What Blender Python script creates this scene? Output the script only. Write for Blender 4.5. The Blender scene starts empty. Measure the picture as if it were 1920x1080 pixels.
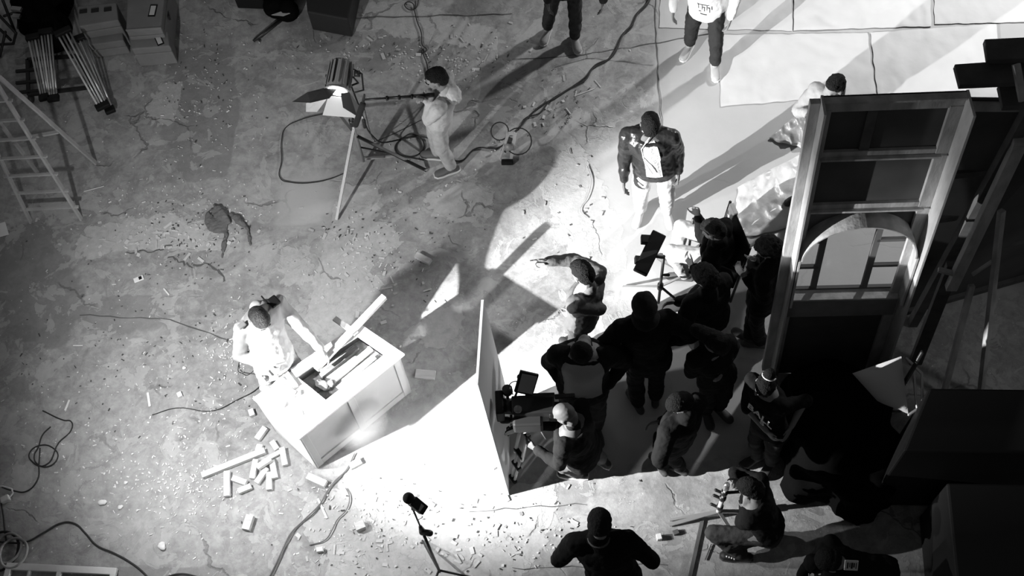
import bpy, bmesh, math, random
from mathutils import Vector as V, Matrix, noise
random.seed(7)
S = bpy.context.scene
COL = S.collection
PI = math.pi
# ---------------------------------------------------------------- camera
FPX, HCAM = 2220.0, 10.1
_n = V((140, -1180, -2220)).normalized()
AZ = -_n
AY = (V((0, 1, 0)) - AZ * AZ.y).normalized()
AX = AY.cross(AZ)
R = Matrix((AX, AY, AZ))
cam_d = bpy.data.cameras.new('camera')
cam = bpy.data.objects.new('camera', cam_d)
COL.objects.link(cam)
cam.matrix_world = Matrix.Translation((0, 0, HCAM)) @ R.to_4x4()
cam_d.sensor_width = 36
cam_d.lens = FPX / 1920 * 36
cam_d.clip_end = 200
S.camera = cam

def P(px, py, z=0.0):
    """world point at height z seen at photo pixel (px, py)"""
    r = R @ V((px - 960, -(py - 540), -FPX))
    t = (z - HCAM) / r.z
    return V((r.x * t, r.y * t, z))

# ---------------------------------------------------------------- light
S.view_settings.view_transform = 'Standard'
S.view_settings.look = 'None'
S.view_settings.exposure = 0.0
S.view_settings.gamma = 1.0
S.view_settings.use_curve_mapping = False
W = bpy.data.worlds.new('world'); S.world = W; W.use_nodes = True
W.node_tree.nodes['Background'].inputs[0].default_value = (1, 1, 1, 1)
W.node_tree.nodes['Background'].inputs[1].default_value = 0.05

def lamp(name, kind, loc, target, energy, size=.1, angle=60, blend=.5, sy=None):
    d = bpy.data.lights.new(name, kind); d.energy = energy
    if kind == 'AREA':
        d.size = size
        if sy: d.shape = 'RECTANGLE'; d.size_y = sy
    else: d.shadow_soft_size = size
    if kind == 'SPOT': d.spot_size = math.radians(angle); d.spot_blend = blend
    o = bpy.data.objects.new(name, d); COL.objects.link(o); o.location = loc
    o.rotation_euler = (V(target) - V(loc)).to_track_quat('-Z', 'Y').to_euler()
    return o
KEY = P(165, 1092) + V((0, 0, 2.6))
def aim(az, el): return KEY + V((math.cos(math.radians(az)) * math.cos(math.radians(el)), math.sin(math.radians(az)) * math.cos(math.radians(el)), math.sin(math.radians(el))))
lamp('key_spot', 'SPOT', KEY, aim(31, -22), 6000, .022, 60, .85)
SPILL = aim(66, 2) + V((0, 0, .05))
lamp('key_spill', 'SPOT', SPILL, P(800, 560, 0.3), 520, .05, 155, .8)
lamp('background_set_light', 'SPOT', (6.5, 12.5, 5.0), P(1650, 60), 2600, .25, 66, .8)
lamp('added_left_fill_light', 'AREA', (-6.0, 9.0, 6.0), P(300, 300), 16, 2.5)  # added soft overhead fill that lifts the left floor, not a real fixture
lamp('added_right_floor_fill', 'SPOT', (4.5, 4.3, 3.3), P(1830, 640), 34, .2, 36, .9)  # added spot, aimed only to brighten the floor behind the black crates

# ---------------------------------------------------------------- materials
MATS = {}
def mat(name, g, rough=.75, metal=0., bump=0., bscale=30., var=0., vscale=6., spec=.3, emit=0., stretch=None, trans=0.):
    if name in MATS: return MATS[name]
    m = bpy.data.materials.new(name); m.use_nodes = True; MATS[name] = m
    nt = m.node_tree; b = nt.nodes['Principled BSDF']
    b.inputs['Base Color'].default_value = (g, g, g, 1)
    b.inputs['Roughness'].default_value = rough
    b.inputs['Metallic'].default_value = metal
    b.inputs['Specular IOR Level'].default_value = spec
    if emit:
        b.inputs['Emission Color'].default_value = (1, 1, 1, 1)
        b.inputs['Emission Strength'].default_value = emit
    tc = nt.nodes.new('ShaderNodeTexCoord'); mp = nt.nodes.new('ShaderNodeMapping')
    nt.links.new(tc.outputs['Object'], mp.inputs[0])
    if stretch: mp.inputs['Scale'].default_value = stretch
    if var:
        n = nt.nodes.new('ShaderNodeTexNoise'); n.inputs['Scale'].default_value = vscale; n.inputs['Detail'].default_value = 6
        nt.links.new(mp.outputs[0], n.inputs['Vector'])
        r = nt.nodes.new('ShaderNodeMapRange')
        r.inputs[1].default_value = .3; r.inputs[2].default_value = .7
        r.inputs[3].default_value = max(0, g * (1 - var)); r.inputs[4].default_value = min(1, g * (1 + var))
        nt.links.new(n.outputs[0], r.inputs[0]); nt.links.new(r.outputs[0], b.inputs['Base Color'])
    if bump:
        n2 = nt.nodes.new('ShaderNodeTexNoise'); n2.inputs['Scale'].default_value = bscale; n2.inputs['Detail'].default_value = 5
        nt.links.new(mp.outputs[0], n2.inputs['Vector'])
        bp = nt.nodes.new('ShaderNodeBump'); bp.inputs['Strength'].default_value = bump; bp.inputs['Distance'].default_value = .02
        nt.links.new(n2.outputs[0], bp.inputs['Height']); nt.links.new(bp.outputs[0], b.inputs['Normal'])
    return m
wood = mat('pale_wood', .55, .7, bump=.15, bscale=12, var=.15, vscale=5, stretch=(1, 6, 6))
wood_w = mat('whitewashed_wood', .75, .6, bump=.1, bscale=20, var=.08)
wood_g = mat('grey_wood', .42, .75, bump=.2, bscale=14, var=.25, vscale=4, stretch=(3, 3, 1))
wood_d = mat('dark_wood', .10, .8, bump=.2, bscale=14, var=.3, vscale=5)
ply = mat('dark_plywood', .085, .85, bump=.1, bscale=8, var=.25, vscale=2)
black = mat('black_paint', .007, .6, spec=.25)
blackmetal = mat('black_metal', .018, .4, spec=.4)
rubber = mat('cable_rubber', .03, .6)
steel = mat('steel', .55, .35, .8)
chrome = mat('bright_metal', .7, .3, .9)
white = mat('white_paint', .8, .6, bump=.05)
foam = mat('foam_board', .85, .8, bump=.04, bscale=60)
clothblk = mat('black_cloth', .004, .95, bump=.3, bscale=6, spec=.03)
skin = mat('skin', .24, .6, bump=.05, bscale=60)
skin_d = mat('skin_in_brown', .12, .6, bump=.05, bscale=60)
hairm = mat('black_hair', .008, .8, bump=.8, bscale=90, spec=.2)
hair_g = mat('cropped_hair', .03, .8, bump=.8, bscale=120, var=.7, vscale=40)
eye_w = mat('eye_white', .6, .3); eye_k = mat('eye_dark', .01, .2)
lip = mat('lip', .12, .5)
paperm = mat('white_paper', .78, .85)

# ---------------------------------------------------------------- mesh collector (world coordinates)
class MB:
    def __init__(s): s.v = []; s.f = []
    def add(s, vs, fs):
        k = len(s.v); s.v += [V(a) for a in vs]; s.f += [tuple(i + k for i in f) for f in fs]; return s
    def hexa(s, b, t):
        """bottom quad b, top quad t (both counter clockwise from above)"""
        return s.add(list(b) + list(t), [(3, 2, 1, 0), (4, 5, 6, 7), (0, 1, 5, 4), (1, 2, 6, 5), (2, 3, 7, 6), (3, 0, 4, 7)])
    def box(s, c, sz, m=None):
        c = V(c); m = m or Matrix.Identity(3); h = V(sz) / 2
        q = [c + m @ V((x * h.x, y * h.y, z * h.z)) for z in (-1, 1) for x, y in ((-1, -1), (1, -1), (1, 1), (-1, 1))]
        return s.hexa(q[:4], q[4:])
    def slab(s, pts, z0, z1):
        b = [V((p[0], p[1], z0)) for p in pts]; t = [V((p[0], p[1], z1)) for p in pts]; n = len(pts)
        a = sum(b[i].x * b[(i + 1) % n].y - b[(i + 1) % n].x * b[i].y for i in range(n))
        if a < 0: b.reverse(); t.reverse()
        return s.add(b + t, [tuple(reversed(range(n))), tuple(range(n, 2 * n))] + [(i, (i + 1) % n, n + (i + 1) % n, n + i) for i in range(n)])
    def beam(s, a, b, w, h, up=(0, 0, 1)):
        a = V(a); b = V(b); d = (b - a).normalized(); u = V(up)
        if abs(d.dot(u.normalized())) > .98: u = V((0, 1, 0))
        x = d.cross(u).normalized(); y = x.cross(d).normalized()
        q = [[p + x * (i * w / 2) + y * (j * h / 2) for i, j in ((-1, -1), (1, -1), (1, 1), (-1, 1))] for p in (a, b)]
        return s.add(q[0] + q[1], [(0, 1, 2, 3), (7, 6, 5, 4), (1, 0, 4, 5), (2, 1, 5, 6), (3, 2, 6, 7), (0, 3, 7, 4)])
    def loft(s, rings, n=16):
        """rings: (centre, ux, uy) elliptical sections, capped"""
        vs = []; fs = []
        for c, ux, uy in rings:
            for i in range(n):
                a = 2 * PI * i / n; vs.append(c + ux * math.cos(a) + uy * math.sin(a))
        for k in range(len(rings) - 1):
            for i in range(n):
                j = (i + 1) % n; fs.append((k * n + i, k * n + j, (k + 1) * n + j, (k + 1) * n + i))
        fs.append(tuple(reversed(range(n)))); fs.append(tuple(range((len(rings) - 1) * n, len(rings) * n)))
        return s.add(vs, fs)
    def cyl(s, a, b, r0, r1=None, n=12):
        a = V(a); b = V(b); r1 = r0 if r1 is None else r1
        x, y = perp(b - a)
        return s.loft([(a, x * r0, y * r0), (b, x * r1, y * r1)], n)
    def cap(s, a, b, r0, r1=None, n=12):
        a = V(a); b = V(b); r1 = r0 if r1 is None else r1
        if (b - a).length < 1e-5: b = a + V((0, 0, 1e-3))
        d = (b - a).normalized(); x, y = perp(d); rg = []
        for t in (-88, -60, -30, 0): t = math.radians(t); rg.append((a + d * r0 * math.sin(t), x * r0 * math.cos(t), y * r0 * math.cos(t)))
        for t in (0, 30, 60, 88): t = math.radians(t); rg.append((b + d * r1 * math.sin(t), x * r1 * math.cos(t), y * r1 * math.cos(t)))
        return s.loft(rg, n)
    def ell(s, c, r, m=None, n=16, k=8):
        c = V(c); m = m or Matrix.Identity(3); rg = []
        for i in range(k + 1):
            t = -PI / 2 + PI * (i + .001) / (k + .002); ct = max(.02, math.cos(t))
            rg.append((c + m @ V((0, 0, r[2] * math.sin(t))), m @ V((r[0] * ct, 0, 0)), m @ V((0, r[1] * ct, 0))))
        return s.loft(rg, n)
    def tube(s, pts, r, n=8, closed=False):
        pts = [V(p) for p in pts]
        for i in range(len(pts) - 1): s.cap(pts[i], pts[i + 1], r, r, n)
        return s

def perp(d):
    d = d.normalized(); u = V((0, 0, 1)) if abs(d.z) < .9 else V((0, 1, 0))
    x = d.cross(u).normalized(); y = d.cross(x).normalized(); return x, -y

def tag(o, label=None, cat=None, group=None, kind=None):
    if label: o['label'] = label
    if cat: o['category'] = cat
    if group: o['group'] = group
    if kind: o['kind'] = kind
    return o

def thing(name, loc, label, cat, group=None):
    o = bpy.data.objects.new(name, None); COL.objects.link(o); o.location = V(loc); o.empty_display_size = .1
    return tag(o, label, cat, group)

def origin(o):
    p = V((0, 0, 0))
    while o is not None: p += o.location; o = o.parent
    return p

def obj(name, mb, m, parent=None, loc=None, bev=0., smooth=False, seg=2, label=None):
    me = bpy.data.meshes.new(name)
    if parent is not None:
        base = origin(parent); lo = V((0, 0, 0))
    else:
        c = V((0, 0, 0))
        for v in mb.v: c += v
        c /= max(1, len(mb.v)); c.z = min(v.z for v in mb.v)
        base = V(loc) if loc is not None else c; lo = base
    me.from_pydata([v - base for v in mb.v], [], mb.f); me.materials.append(m)
    if smooth:
        for p in me.polygons: p.use_smooth = True
    o = bpy.data.objects.new(name, me); COL.objects.link(o); o.location = lo
    if parent is not None: o.parent = parent
    if bev:
        md = o.modifiers.new('bevel', 'BEVEL'); md.width = bev; md.segments = seg; md.limit_method = 'ANGLE'
    if label: o['label'] = label
    return o

TEX = {}
def clouds(scale):
    if scale not in TEX:
        t = bpy.data.textures.new('clouds', 'CLOUDS'); t.noise_scale = scale; t.noise_depth = 2; TEX[scale] = t
    return TEX[scale]

def bake(o):
    dg = bpy.context.evaluated_depsgraph_get(); dg.update()
    me = bpy.data.meshes.new_from_object(o.evaluated_get(dg)); old = o.data
    o.modifiers.clear(); o.data = me; bpy.data.meshes.remove(old)
    for p in me.polygons: p.use_smooth = True

def remesh(o, vox, folds=0., fscale=.1, smooth=2):
    r = o.modifiers.new('remesh', 'REMESH'); r.mode = 'VOXEL'; r.voxel_size = vox
    if smooth:
        s = o.modifiers.new('smooth', 'SMOOTH'); s.iterations = smooth; s.factor = .5
    if folds:
        d = o.modifiers.new('folds', 'DISPLACE'); d.texture = clouds(fscale); d.strength = folds; d.mid_level = .5
        d.texture_coords = 'LOCAL'
    bake(o); return o

def cable(name, pts, r, m, label=None, cat='cable', group=None, parent=None):
    """smooth tube through world points"""
    cu = bpy.data.curves.new(name, 'CURVE'); cu.dimensions = '3D'; cu.bevel_depth = r; cu.bevel_resolution = 2; cu.resolution_u = 6
    base = origin(parent) if parent else V(pts[0])
    sp = cu.splines.new('BEZIER'); sp.bezier_points.add(len(pts) - 1)
    for b, p in zip(sp.bezier_points, pts):
        b.co = V(p) - base; b.handle_left_type = b.handle_right_type = 'AUTO'
    cu.materials.append(m)
    tmp = bpy.data.objects.new(name, cu); COL.objects.link(tmp)
    dg = bpy.context.evaluated_depsgraph_get(); dg.update()
    me = bpy.data.meshes.new_from_object(tmp.evaluated_get(dg)); bpy.data.objects.remove(tmp)
    for p in me.polygons: p.use_smooth = True
    o = bpy.data.objects.new(name, me); COL.objects.link(o)
    if parent is not None: o.parent = parent
    else: o.location = base; tag(o, label, cat, group)
    return o

def pts(l, z=.01): return [P(a, b, z) for a, b in l]

# ---------------------------------------------------------------- FLOOR
def inpoly(x, y, poly):
    c = False; n = len(poly); j = n - 1
    for i in range(n):
        xi, yi = poly[i]; xj, yj = poly[j]
        if (yi > y) != (yj > y) and x < (xj - xi) * (y - yi) / (yj - yi) + xi: c = not c
        j = i
    return c
def wpoly(l): return [(P(a, b).x, P(a, b).y) for a, b in l]
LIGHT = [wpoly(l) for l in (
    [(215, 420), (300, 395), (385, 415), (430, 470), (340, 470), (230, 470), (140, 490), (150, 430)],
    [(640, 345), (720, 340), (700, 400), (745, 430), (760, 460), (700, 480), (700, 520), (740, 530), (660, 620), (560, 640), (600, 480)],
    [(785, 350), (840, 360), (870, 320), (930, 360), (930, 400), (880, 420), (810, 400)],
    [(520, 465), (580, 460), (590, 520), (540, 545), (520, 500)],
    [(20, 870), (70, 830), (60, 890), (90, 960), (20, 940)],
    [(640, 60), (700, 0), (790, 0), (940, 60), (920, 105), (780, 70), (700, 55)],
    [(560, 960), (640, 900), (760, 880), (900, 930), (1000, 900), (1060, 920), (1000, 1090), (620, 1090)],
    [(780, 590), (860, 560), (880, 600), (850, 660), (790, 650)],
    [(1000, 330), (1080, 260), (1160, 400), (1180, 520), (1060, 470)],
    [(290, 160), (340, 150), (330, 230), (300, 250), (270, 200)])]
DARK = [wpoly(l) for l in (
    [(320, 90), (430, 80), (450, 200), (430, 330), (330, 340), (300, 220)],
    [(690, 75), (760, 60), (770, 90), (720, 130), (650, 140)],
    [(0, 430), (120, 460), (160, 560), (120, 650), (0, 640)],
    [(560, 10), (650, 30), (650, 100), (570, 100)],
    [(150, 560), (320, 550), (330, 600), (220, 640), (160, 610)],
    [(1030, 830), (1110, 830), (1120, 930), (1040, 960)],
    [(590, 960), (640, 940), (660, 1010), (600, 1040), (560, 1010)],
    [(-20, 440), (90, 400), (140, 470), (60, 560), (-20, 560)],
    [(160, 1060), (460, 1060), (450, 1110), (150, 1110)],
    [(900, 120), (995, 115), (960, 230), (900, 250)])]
SMOOTH = [wpoly(l) for l in (
    [(1100, 290), (1230, 215), (1230, -40), (2100, -40), (2100, 520), (1500, 600), (1060, 640), (960, 700), (660, 830), (900, 890), (1450, 850), (1450, 700), (1150, 560), (1130, 420)],
    [(520, 340), (620, 320), (625, 420), (520, 425)],)]
def soft(poly, x, y, r=.12):
    k = 0
    for dx, dy in ((0, 0), (r, 0), (-r, 0), (0, r), (0, -r)): k += inpoly(x + dx, y + dy, poly)
    return k / 5
NX, NY = 340, 300
X0, X1, Y0, Y1 = -9.5, 8.0, -1.0, 14.5
vs = []; at = {'light': [], 'dark': [], 'smooth': []}
box = lambda pl: (min(p[0] for p in pl) - .2, max(p[0] for p in pl) + .2, min(p[1] for p in pl) - .2, max(p[1] for p in pl) + .2)
LB = [(p, box(p)) for p in LIGHT]; DB = [(p, box(p)) for p in DARK]; SB = [(p, box(p)) for p in SMOOTH]
def mx(B, x, y):
    m = 0
    for p, b in B:
        if b[0] < x < b[1] and b[2] < y < b[3]: m = max(m, soft(p, x, y))
    return m
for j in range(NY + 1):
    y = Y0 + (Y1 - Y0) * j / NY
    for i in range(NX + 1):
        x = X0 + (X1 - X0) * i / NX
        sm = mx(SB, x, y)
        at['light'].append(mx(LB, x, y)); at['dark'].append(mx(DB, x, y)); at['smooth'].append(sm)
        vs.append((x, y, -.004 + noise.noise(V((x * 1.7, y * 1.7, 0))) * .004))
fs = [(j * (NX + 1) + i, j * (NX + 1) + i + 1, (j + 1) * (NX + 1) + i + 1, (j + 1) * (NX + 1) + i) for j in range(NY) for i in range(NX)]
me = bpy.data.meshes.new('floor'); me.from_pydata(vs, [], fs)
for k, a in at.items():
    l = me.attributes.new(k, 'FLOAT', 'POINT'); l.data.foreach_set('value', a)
fm = bpy.data.materials.new('scuffed_painted_floor'); fm.use_nodes = True; me.materials.append(fm)
nt = fm.node_tree; N = nt.nodes; L = nt.links; bs = N['Principled BSDF']; bs.inputs['Roughness'].default_value = .7
bs.inputs['Specular IOR Level'].default_value = .3
tc = N.new('ShaderNodeTexCoord')
def nz(scale, detail=6, rough=.55, dist=0.):
    n = N.new('ShaderNodeTexNoise'); n.inputs['Scale'].default_value = scale; n.inputs['Detail'].default_value = detail
    n.inputs['Roughness'].default_value = rough; n.inputs['Distortion'].default_value = dist
    L.new(tc.outputs['Object'], n.inputs['Vector']); return n.outputs[0]
def mth(op, a, b=None, c=None):
    n = N.new('ShaderNodeMath'); n.operation = op
    for i, q in enumerate((a, b, c)):
        if q is None: continue
        if isinstance(q, (int, float)): n.inputs[i].default_value = q
        else: L.new(q, n.inputs[i])
    return n.outputs[0]
def ramp(x, a, b, lo=0., hi=1.):
    n = N.new('ShaderNodeMapRange'); L.new(x, n.inputs[0])
    for i, q in enumerate((a, b, lo, hi)): n.inputs[i + 1].default_value = q
    return n.outputs[0]
def attr(k):
    n = N.new('ShaderNodeAttribute'); n.attribute_name = k; return n.outputs['Fac']
def mixv(f, a, b):
    n = N.new('ShaderNodeMix'); n.data_type = 'FLOAT'
    for i, q in ((0, f), (2, a), (3, b)):
        if isinstance(q, (int, float)): n.inputs[i].default_value = q
        else: L.new(q, n.inputs[i])
    return n.outputs[0]
big = nz(.55, 4); mid = nz(2.2, 8, .6, .4); fine = nz(14, 8, .7); speck = nz(34, 3, .6); chip = nz(5, 10, .62, .8)
sm = attr('smooth')
base = ramp(big, .3, .7, .27, .37)
base = mth('ADD', base, ramp(mid, .3, .7, -.05, .05))
base = mth('ADD', base, mth('MULTIPLY', ramp(fine, .3, .7, -.05, .05), mth('SUBTRACT', 1.0, mth('MULTIPLY', sm, .7))))
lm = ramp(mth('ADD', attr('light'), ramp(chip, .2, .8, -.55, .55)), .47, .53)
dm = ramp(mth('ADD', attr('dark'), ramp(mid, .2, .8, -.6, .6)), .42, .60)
lf = ramp(nz(3.1, 10, .66, .7), .545, .56)
dfk = ramp(nz(2.3, 10, .7, 1.1), .43, .41)
mot = nz(7.5, 8, .75, .5)          # small random flakes of pale paint
lf = mth('MULTIPLY', lf, mth('SUBTRACT', 1.0, mth('MULTIPLY', sm, .85)))
base = mth('ADD', base, mth('MULTIPLY', ramp(mot, .3, .7, -.09, .09), mth('SUBTRACT', 1.0, mth('MULTIPLY', sm, .8))))
base = mixv(mth('MULTIPLY', mth('MULTIPLY', dfk, .45), mth('SUBTRACT', 1.0, mth('MULTIPLY', sm, .9))), base, .20)
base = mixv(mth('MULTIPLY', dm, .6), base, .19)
base = mixv(mth('MULTIPLY', lf, .5), base, .46)
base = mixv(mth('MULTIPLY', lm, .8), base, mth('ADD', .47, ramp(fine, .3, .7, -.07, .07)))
base = mixv(mth('MULTIPLY', sm, .75), base, mth('ADD', .50, ramp(big, .3, .7, -.03, .03)))
sp = mth('MULTIPLY', ramp(speck, .70, .73), mth('SUBTRACT', 1.0, sm))
base = mixv(sp, base, .72)
# hair cracks in the screed
vo = N.new('ShaderNodeTexVoronoi'); vo.feature = 'DISTANCE_TO_EDGE'; vo.inputs['Scale'].default_value = .9
dm2 = N.new('ShaderNodeVectorMath'); dm2.operation = 'ADD'
nn = N.new('ShaderNodeTexNoise'); nn.inputs['Scale'].default_value = 2.5; nn.inputs['Detail'].default_value = 6
L.new(tc.outputs['Object'], nn.inputs['Vector']); sc2 = N.new('ShaderNodeVectorMath'); sc2.operation = 'SCALE'; sc2.inputs['Scale'].default_value = .45
L.new(nn.outputs[1], sc2.inputs[0]); L.new(tc.outputs['Object'], dm2.inputs[0]); L.new(sc2.outputs[0], dm2.inputs[1]); L.new(dm2.outputs[0], vo.inputs['Vector'])
crk = mth('MULTIPLY', ramp(vo.outputs['Distance'], .004, .012, 1, 0), ramp(nz(1.3, 2), .54, .6))
crk = mth('MULTIPLY', crk, mth('SUBTRACT', 1.0, mth('MULTIPLY', sm, .8)))
base = mixv(mth('MULTIPLY', crk, .55), base, .10)
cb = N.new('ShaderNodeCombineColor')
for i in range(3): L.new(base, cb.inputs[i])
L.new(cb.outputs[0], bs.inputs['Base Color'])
hgt = mth('ADD', mth('MULTIPLY', lm, .35), mth('ADD', mth('MULTIPLY', lf, .25), mth('MULTIPLY', fine, .6)))
hgt = mth('SUBTRACT', hgt, crk)
hgt = mth('MULTIPLY', hgt, mth('SUBTRACT', 1.0, mth('MULTIPLY', sm, .75)))
bp = N.new('ShaderNodeBump'); bp.inputs['Strength'].default_value = .55; bp.inputs['Distance'].default_value = .015
L.new(hgt, bp.inputs['Height']); L.new(bp.outputs[0], bs.inputs['Normal'])
for p in me.polygons: p.use_smooth = True
fo = bpy.data.objects.new('floor', me); COL.objects.link(fo); fo['kind'] = 'structure'

# floor joints (dark filled seams)
jm = mat('joint_filler', .10, .9)
def ribbon(px, w, z=.002, wob=.012, step=.1):
    mb = MB(); ps = [P(a, b) for a, b in px]
    for i in range(len(ps) - 1):
        a, b = ps[i], ps[i + 1]; n = max(1, int((b - a).length / step)); d = (b - a).normalized(); s = V((-d.y, d.x, 0))
        row = []
        for k in range(n + 1):
            c = a.lerp(b, k / n) + s * random.uniform(-wob, wob); q = w * random.uniform(.4, 1.2)
            row.append((c - s * q / 2 + V((0, 0, z)), c + s * q / 2 + V((0, 0, z))))
        for k in range(n):
            mb.add([row[k][0], row[k + 1][0], row[k + 1][1], row[k][1]], [(0, 1, 2, 3)])
    return mb
for px, w in (([(1229, -20), (1232, 120), (1240, 240)], .012), ([(960, 26), (640, 34)], .012), ([(1345, 62), (1110, 100), (960, 113)], .010),
              ([(1040, 125), (1100, 108), (1225, 122)], .008), 
              ([(960, 1066), (1250, 1058)], .007), ([(237, 472), (262, 473), (300, 470), (312, 462), (322, 458)], .016), ([(315, 482), (330, 487), (348, 496), (362, 500), (392, 494), (408, 506), (420, 520), (424, 526)], .022),
              ([(150, 590), (320, 600), (430, 640)], .012), ([(880, 958), (1100, 945)], .008)):
    o = obj('floor_joint', ribbon(px, w, wob=.012 if w < .015 else .02, step=.1 if w < .015 else .035), jm); o['kind'] = 'structure'
# ---------------------------------------------------------------- paper and plastic sheets laid on the floor (top right)
sheetm = mat('ground_paper', .62, .6, bump=.25, bscale=5, var=.05, vscale=3)
filmm = mat('crumpled_film', .60, .35, bump=.5, bscale=9, var=.08, vscale=5, spec=.5)
def sheet(name, quad, z, m, label, cat, group=None, amp=.006, n=44, torn=.012, fr=6.):
    a, b, c, d = [P(x, y) for x, y in quad]; mb = MB(); g = []
    for j in range(n + 1):
        for i in range(n + 1):
            u, v = i / n, j / n; p = a.lerp(b, u).lerp(d.lerp(c, u), v)
            e = min(u, 1 - u, v, 1 - v)
            h = abs(noise.noise(V((p.x * fr, p.y * fr * .6, z * 50)))) * amp * 2 + amp * .6 * abs(noise.noise(V((p.x * fr * 3, p.y * fr, 3))))
            t = noise.noise(V((p.x * 9, p.y * 9, 7))) * torn if e < .001 else 0
            g.append(p + V((t, t, z + h * (1 if e > .001 else .3))))
    W_ = n + 1
    top = list(g); bot = [q - V((0, 0, .0015)) for q in g]
    fs = [(j * W_ + i, j * W_ + W_ + i, j * W_ + W_ + i + 1, j * W_ + i + 1) for j in range(n) for i in range(n)]
    mb.add(top, fs); mb.add(bot, [tuple(reversed(f)) for f in fs])
    o = obj(name, mb, m, smooth=True); return tag(o, label, cat, group)
G = 'pale ground sheets at the upper right'
sheet('ground_sheet', [(1345, 66), (1626, 62), (1642, 176), (1352, 200)], .004, sheetm, 'pale ground sheet right of the man in dark jeans, shadow smudge at its right end', 'sheet', G)
sheet('ground_sheet', [(1240, -60), (1482, -60), (1486, 58), (1236, 52)], .003, sheetm, 'pale ground sheet under the feet of the white-shirted man at the top edge', 'sheet', G)
sheet('ground_sheet', [(1490, -60), (1742, -60), (1746, 50), (1488, 58)], .006, sheetm, 'pale ground sheet at the top edge with creases running down it', 'sheet', G, .012)
sheet('ground_sheet', [(1632, 62), (1868, 46), (1880, 200), (1648, 205)], .007, sheetm, 'wide pale ground sheet directly above the arched scenery flat', 'sheet', G)
sheet('ground_sheet', [(1750, -60), (1990, -60), (1990, 40), (1752, 46)], .005, sheetm, 'pale ground sheet in the top right corner behind the dark boards', 'sheet', G)
sheet('plastic_film', [(1440, 262), (1505, 205), (1560, 215), (1520, 285)], .010, filmm, 'crumpled plastic film lying beside the upper left corner of the arched flat', 'sheet', None, .03, 40, .04, 9)
sheet('plastic_film', [(1385, 350), (1540, 270), (1520, 420), (1370, 450)], .010, filmm, 'crumpled plastic film lying behind the seated man', 'sheet', None, .02, 40, .03, 8)

# ---------------------------------------------------------------- BENCH being built
ZT = .80
TC = [P(475, 745, ZT), P(560, 821, ZT), P(750, 668, ZT), P(668, 612, ZT)]     # end-left, front-left, front-right, back-right
def tb(u, v, z):        # u along the long side, v from front (0) to back (1)
    p = (TC[1].lerp(TC[2], u)).lerp(TC[0].lerp(TC[3], u), v); return V((p.x, p.y, z))
panel = mat('bench_panel', .42, .6, bump=.1, bscale=10, var=.08, vscale=3)
ctr = tb(.5, .5, 0)
bench = thing('workbench', ctr, 'white topped wooden workbench chest the man in white is building', 'workbench')
def tslab(mb, u0, u1, v0, v1, z0, z1): return mb.slab([tb(u0, v0, 0), tb(u1, v0, 0), tb(u1, v1, 0), tb(u0, v1, 0)], z0, z1)
m_ = MB(); tslab(m_, -.01, .36, -.02, 1.0, ZT - .03, ZT); tslab(m_, .36, 1.02, -.02, .22, ZT - .03, ZT); tslab(m_, .36, 1.02, .86, 1.0, ZT - .03, ZT)
obj('top', m_, white, bench, bev=.004)
m_ = MB(); tslab(m_, .93, 1.03, -.05, 1.03, ZT, ZT + .035); obj('end_rail', m_, white, bench, bev=.004)
m_ = MB(); tslab(m_, .36, .95, .22, .86, ZT - .14, ZT - .125); obj('tray_floor', m_, mat('dusty_board', .22, .9, bump=.4, bscale=30, var=.5, vscale=14), bench)
def face(u0, u1, v, z0, z1, t=.02):
    m = MB(); d = t / .55; return tslab(m, u0, u1, v, v + d, z0, z1)
obj('front_panel', face(.0, 1.0, .03, .04, ZT - .03), panel, bench)
for a_, b_, c_, d_ in ((0, .07, .02, ZT - .03), (.93, 1, .02, ZT - .03)): obj('stile', face(a_, b_, 0, c_, d_, .018), panel, bench, bev=.003)
obj('stile', face(.465, .53, 0, .02, ZT - .03, .018), panel, bench, bev=.003)
for a_, b_ in ((.02, .12), (ZT - .08, ZT - .03)):
    obj('rail', face(.07, .465, .004, a_, b_, .018), panel, bench, bev=.003); obj('rail', face(.53, .93, .004, a_, b_, .018), panel, bench, bev=.003)
def endp(u, s):
    m = MB(); return tslab(m, u, u + s * .018, .0, .98, .02, ZT - .03)
obj('end_panel', endp(0, 1), white, bench); obj('end_panel', endp(1, -1), panel, bench)
obj('back_panel', face(0, 1, .95, .02, ZT - .03), panel, bench)
for u_, v_ in ((.02, .03), (.95, .03), (.02, .92), (.95, .92)):
    m_ = MB(); tslab(m_, u_, u_ + .03, v_, v_ + .06, 0, .03); obj('foot', m_, wood_g, bench)

def bar(name, a, b, w, h, m, label, cat, group=None, bev=.003):
    mb = MB(); mb.beam(a, b, w, h); o = obj(name, mb, m, bev=bev); return tag(o, label, cat, group)
def T(px, py, z): return P(px, py, z)
bar('timber_beam', T(721, 556, ZT + .10), T(592, 692, ZT + .045), .055, .045, wood_w, 'long white timber beam resting across the workbench, sticking out past its far end', 'timber')
bar('timber_board', T(668, 622, ZT + .02), T(550, 700, ZT + .02), .10, .02, wood_w, 'wide pale board under the hand of the man in white', 'board')
bar('timber_board', tb(.94, .55, ZT - .09), tb(.46, .50, ZT - .115), .05, .03, wood_w, 'pale board lying in the workbench tray nearest its front rim', 'board')
bar('timber_board', tb(.90, .38, ZT - .10), tb(.52, .34, ZT - .112), .045, .02, wood, 'narrow wooden board in the workbench tray beside the front rim', 'board')
bar('metal_pipe', tb(.88, .72, ZT - .09), tb(.50, .70, ZT - .10), .045, .045, wood_d, 'dark square pipe lying at the back of the workbench tray', 'pipe')
bar('wooden_batten', T(627, 597, ZT + .05), T(668, 626, ZT + .055), .05, .022, wood, 'short batten lying crossways under the white beam', 'batten')
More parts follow.
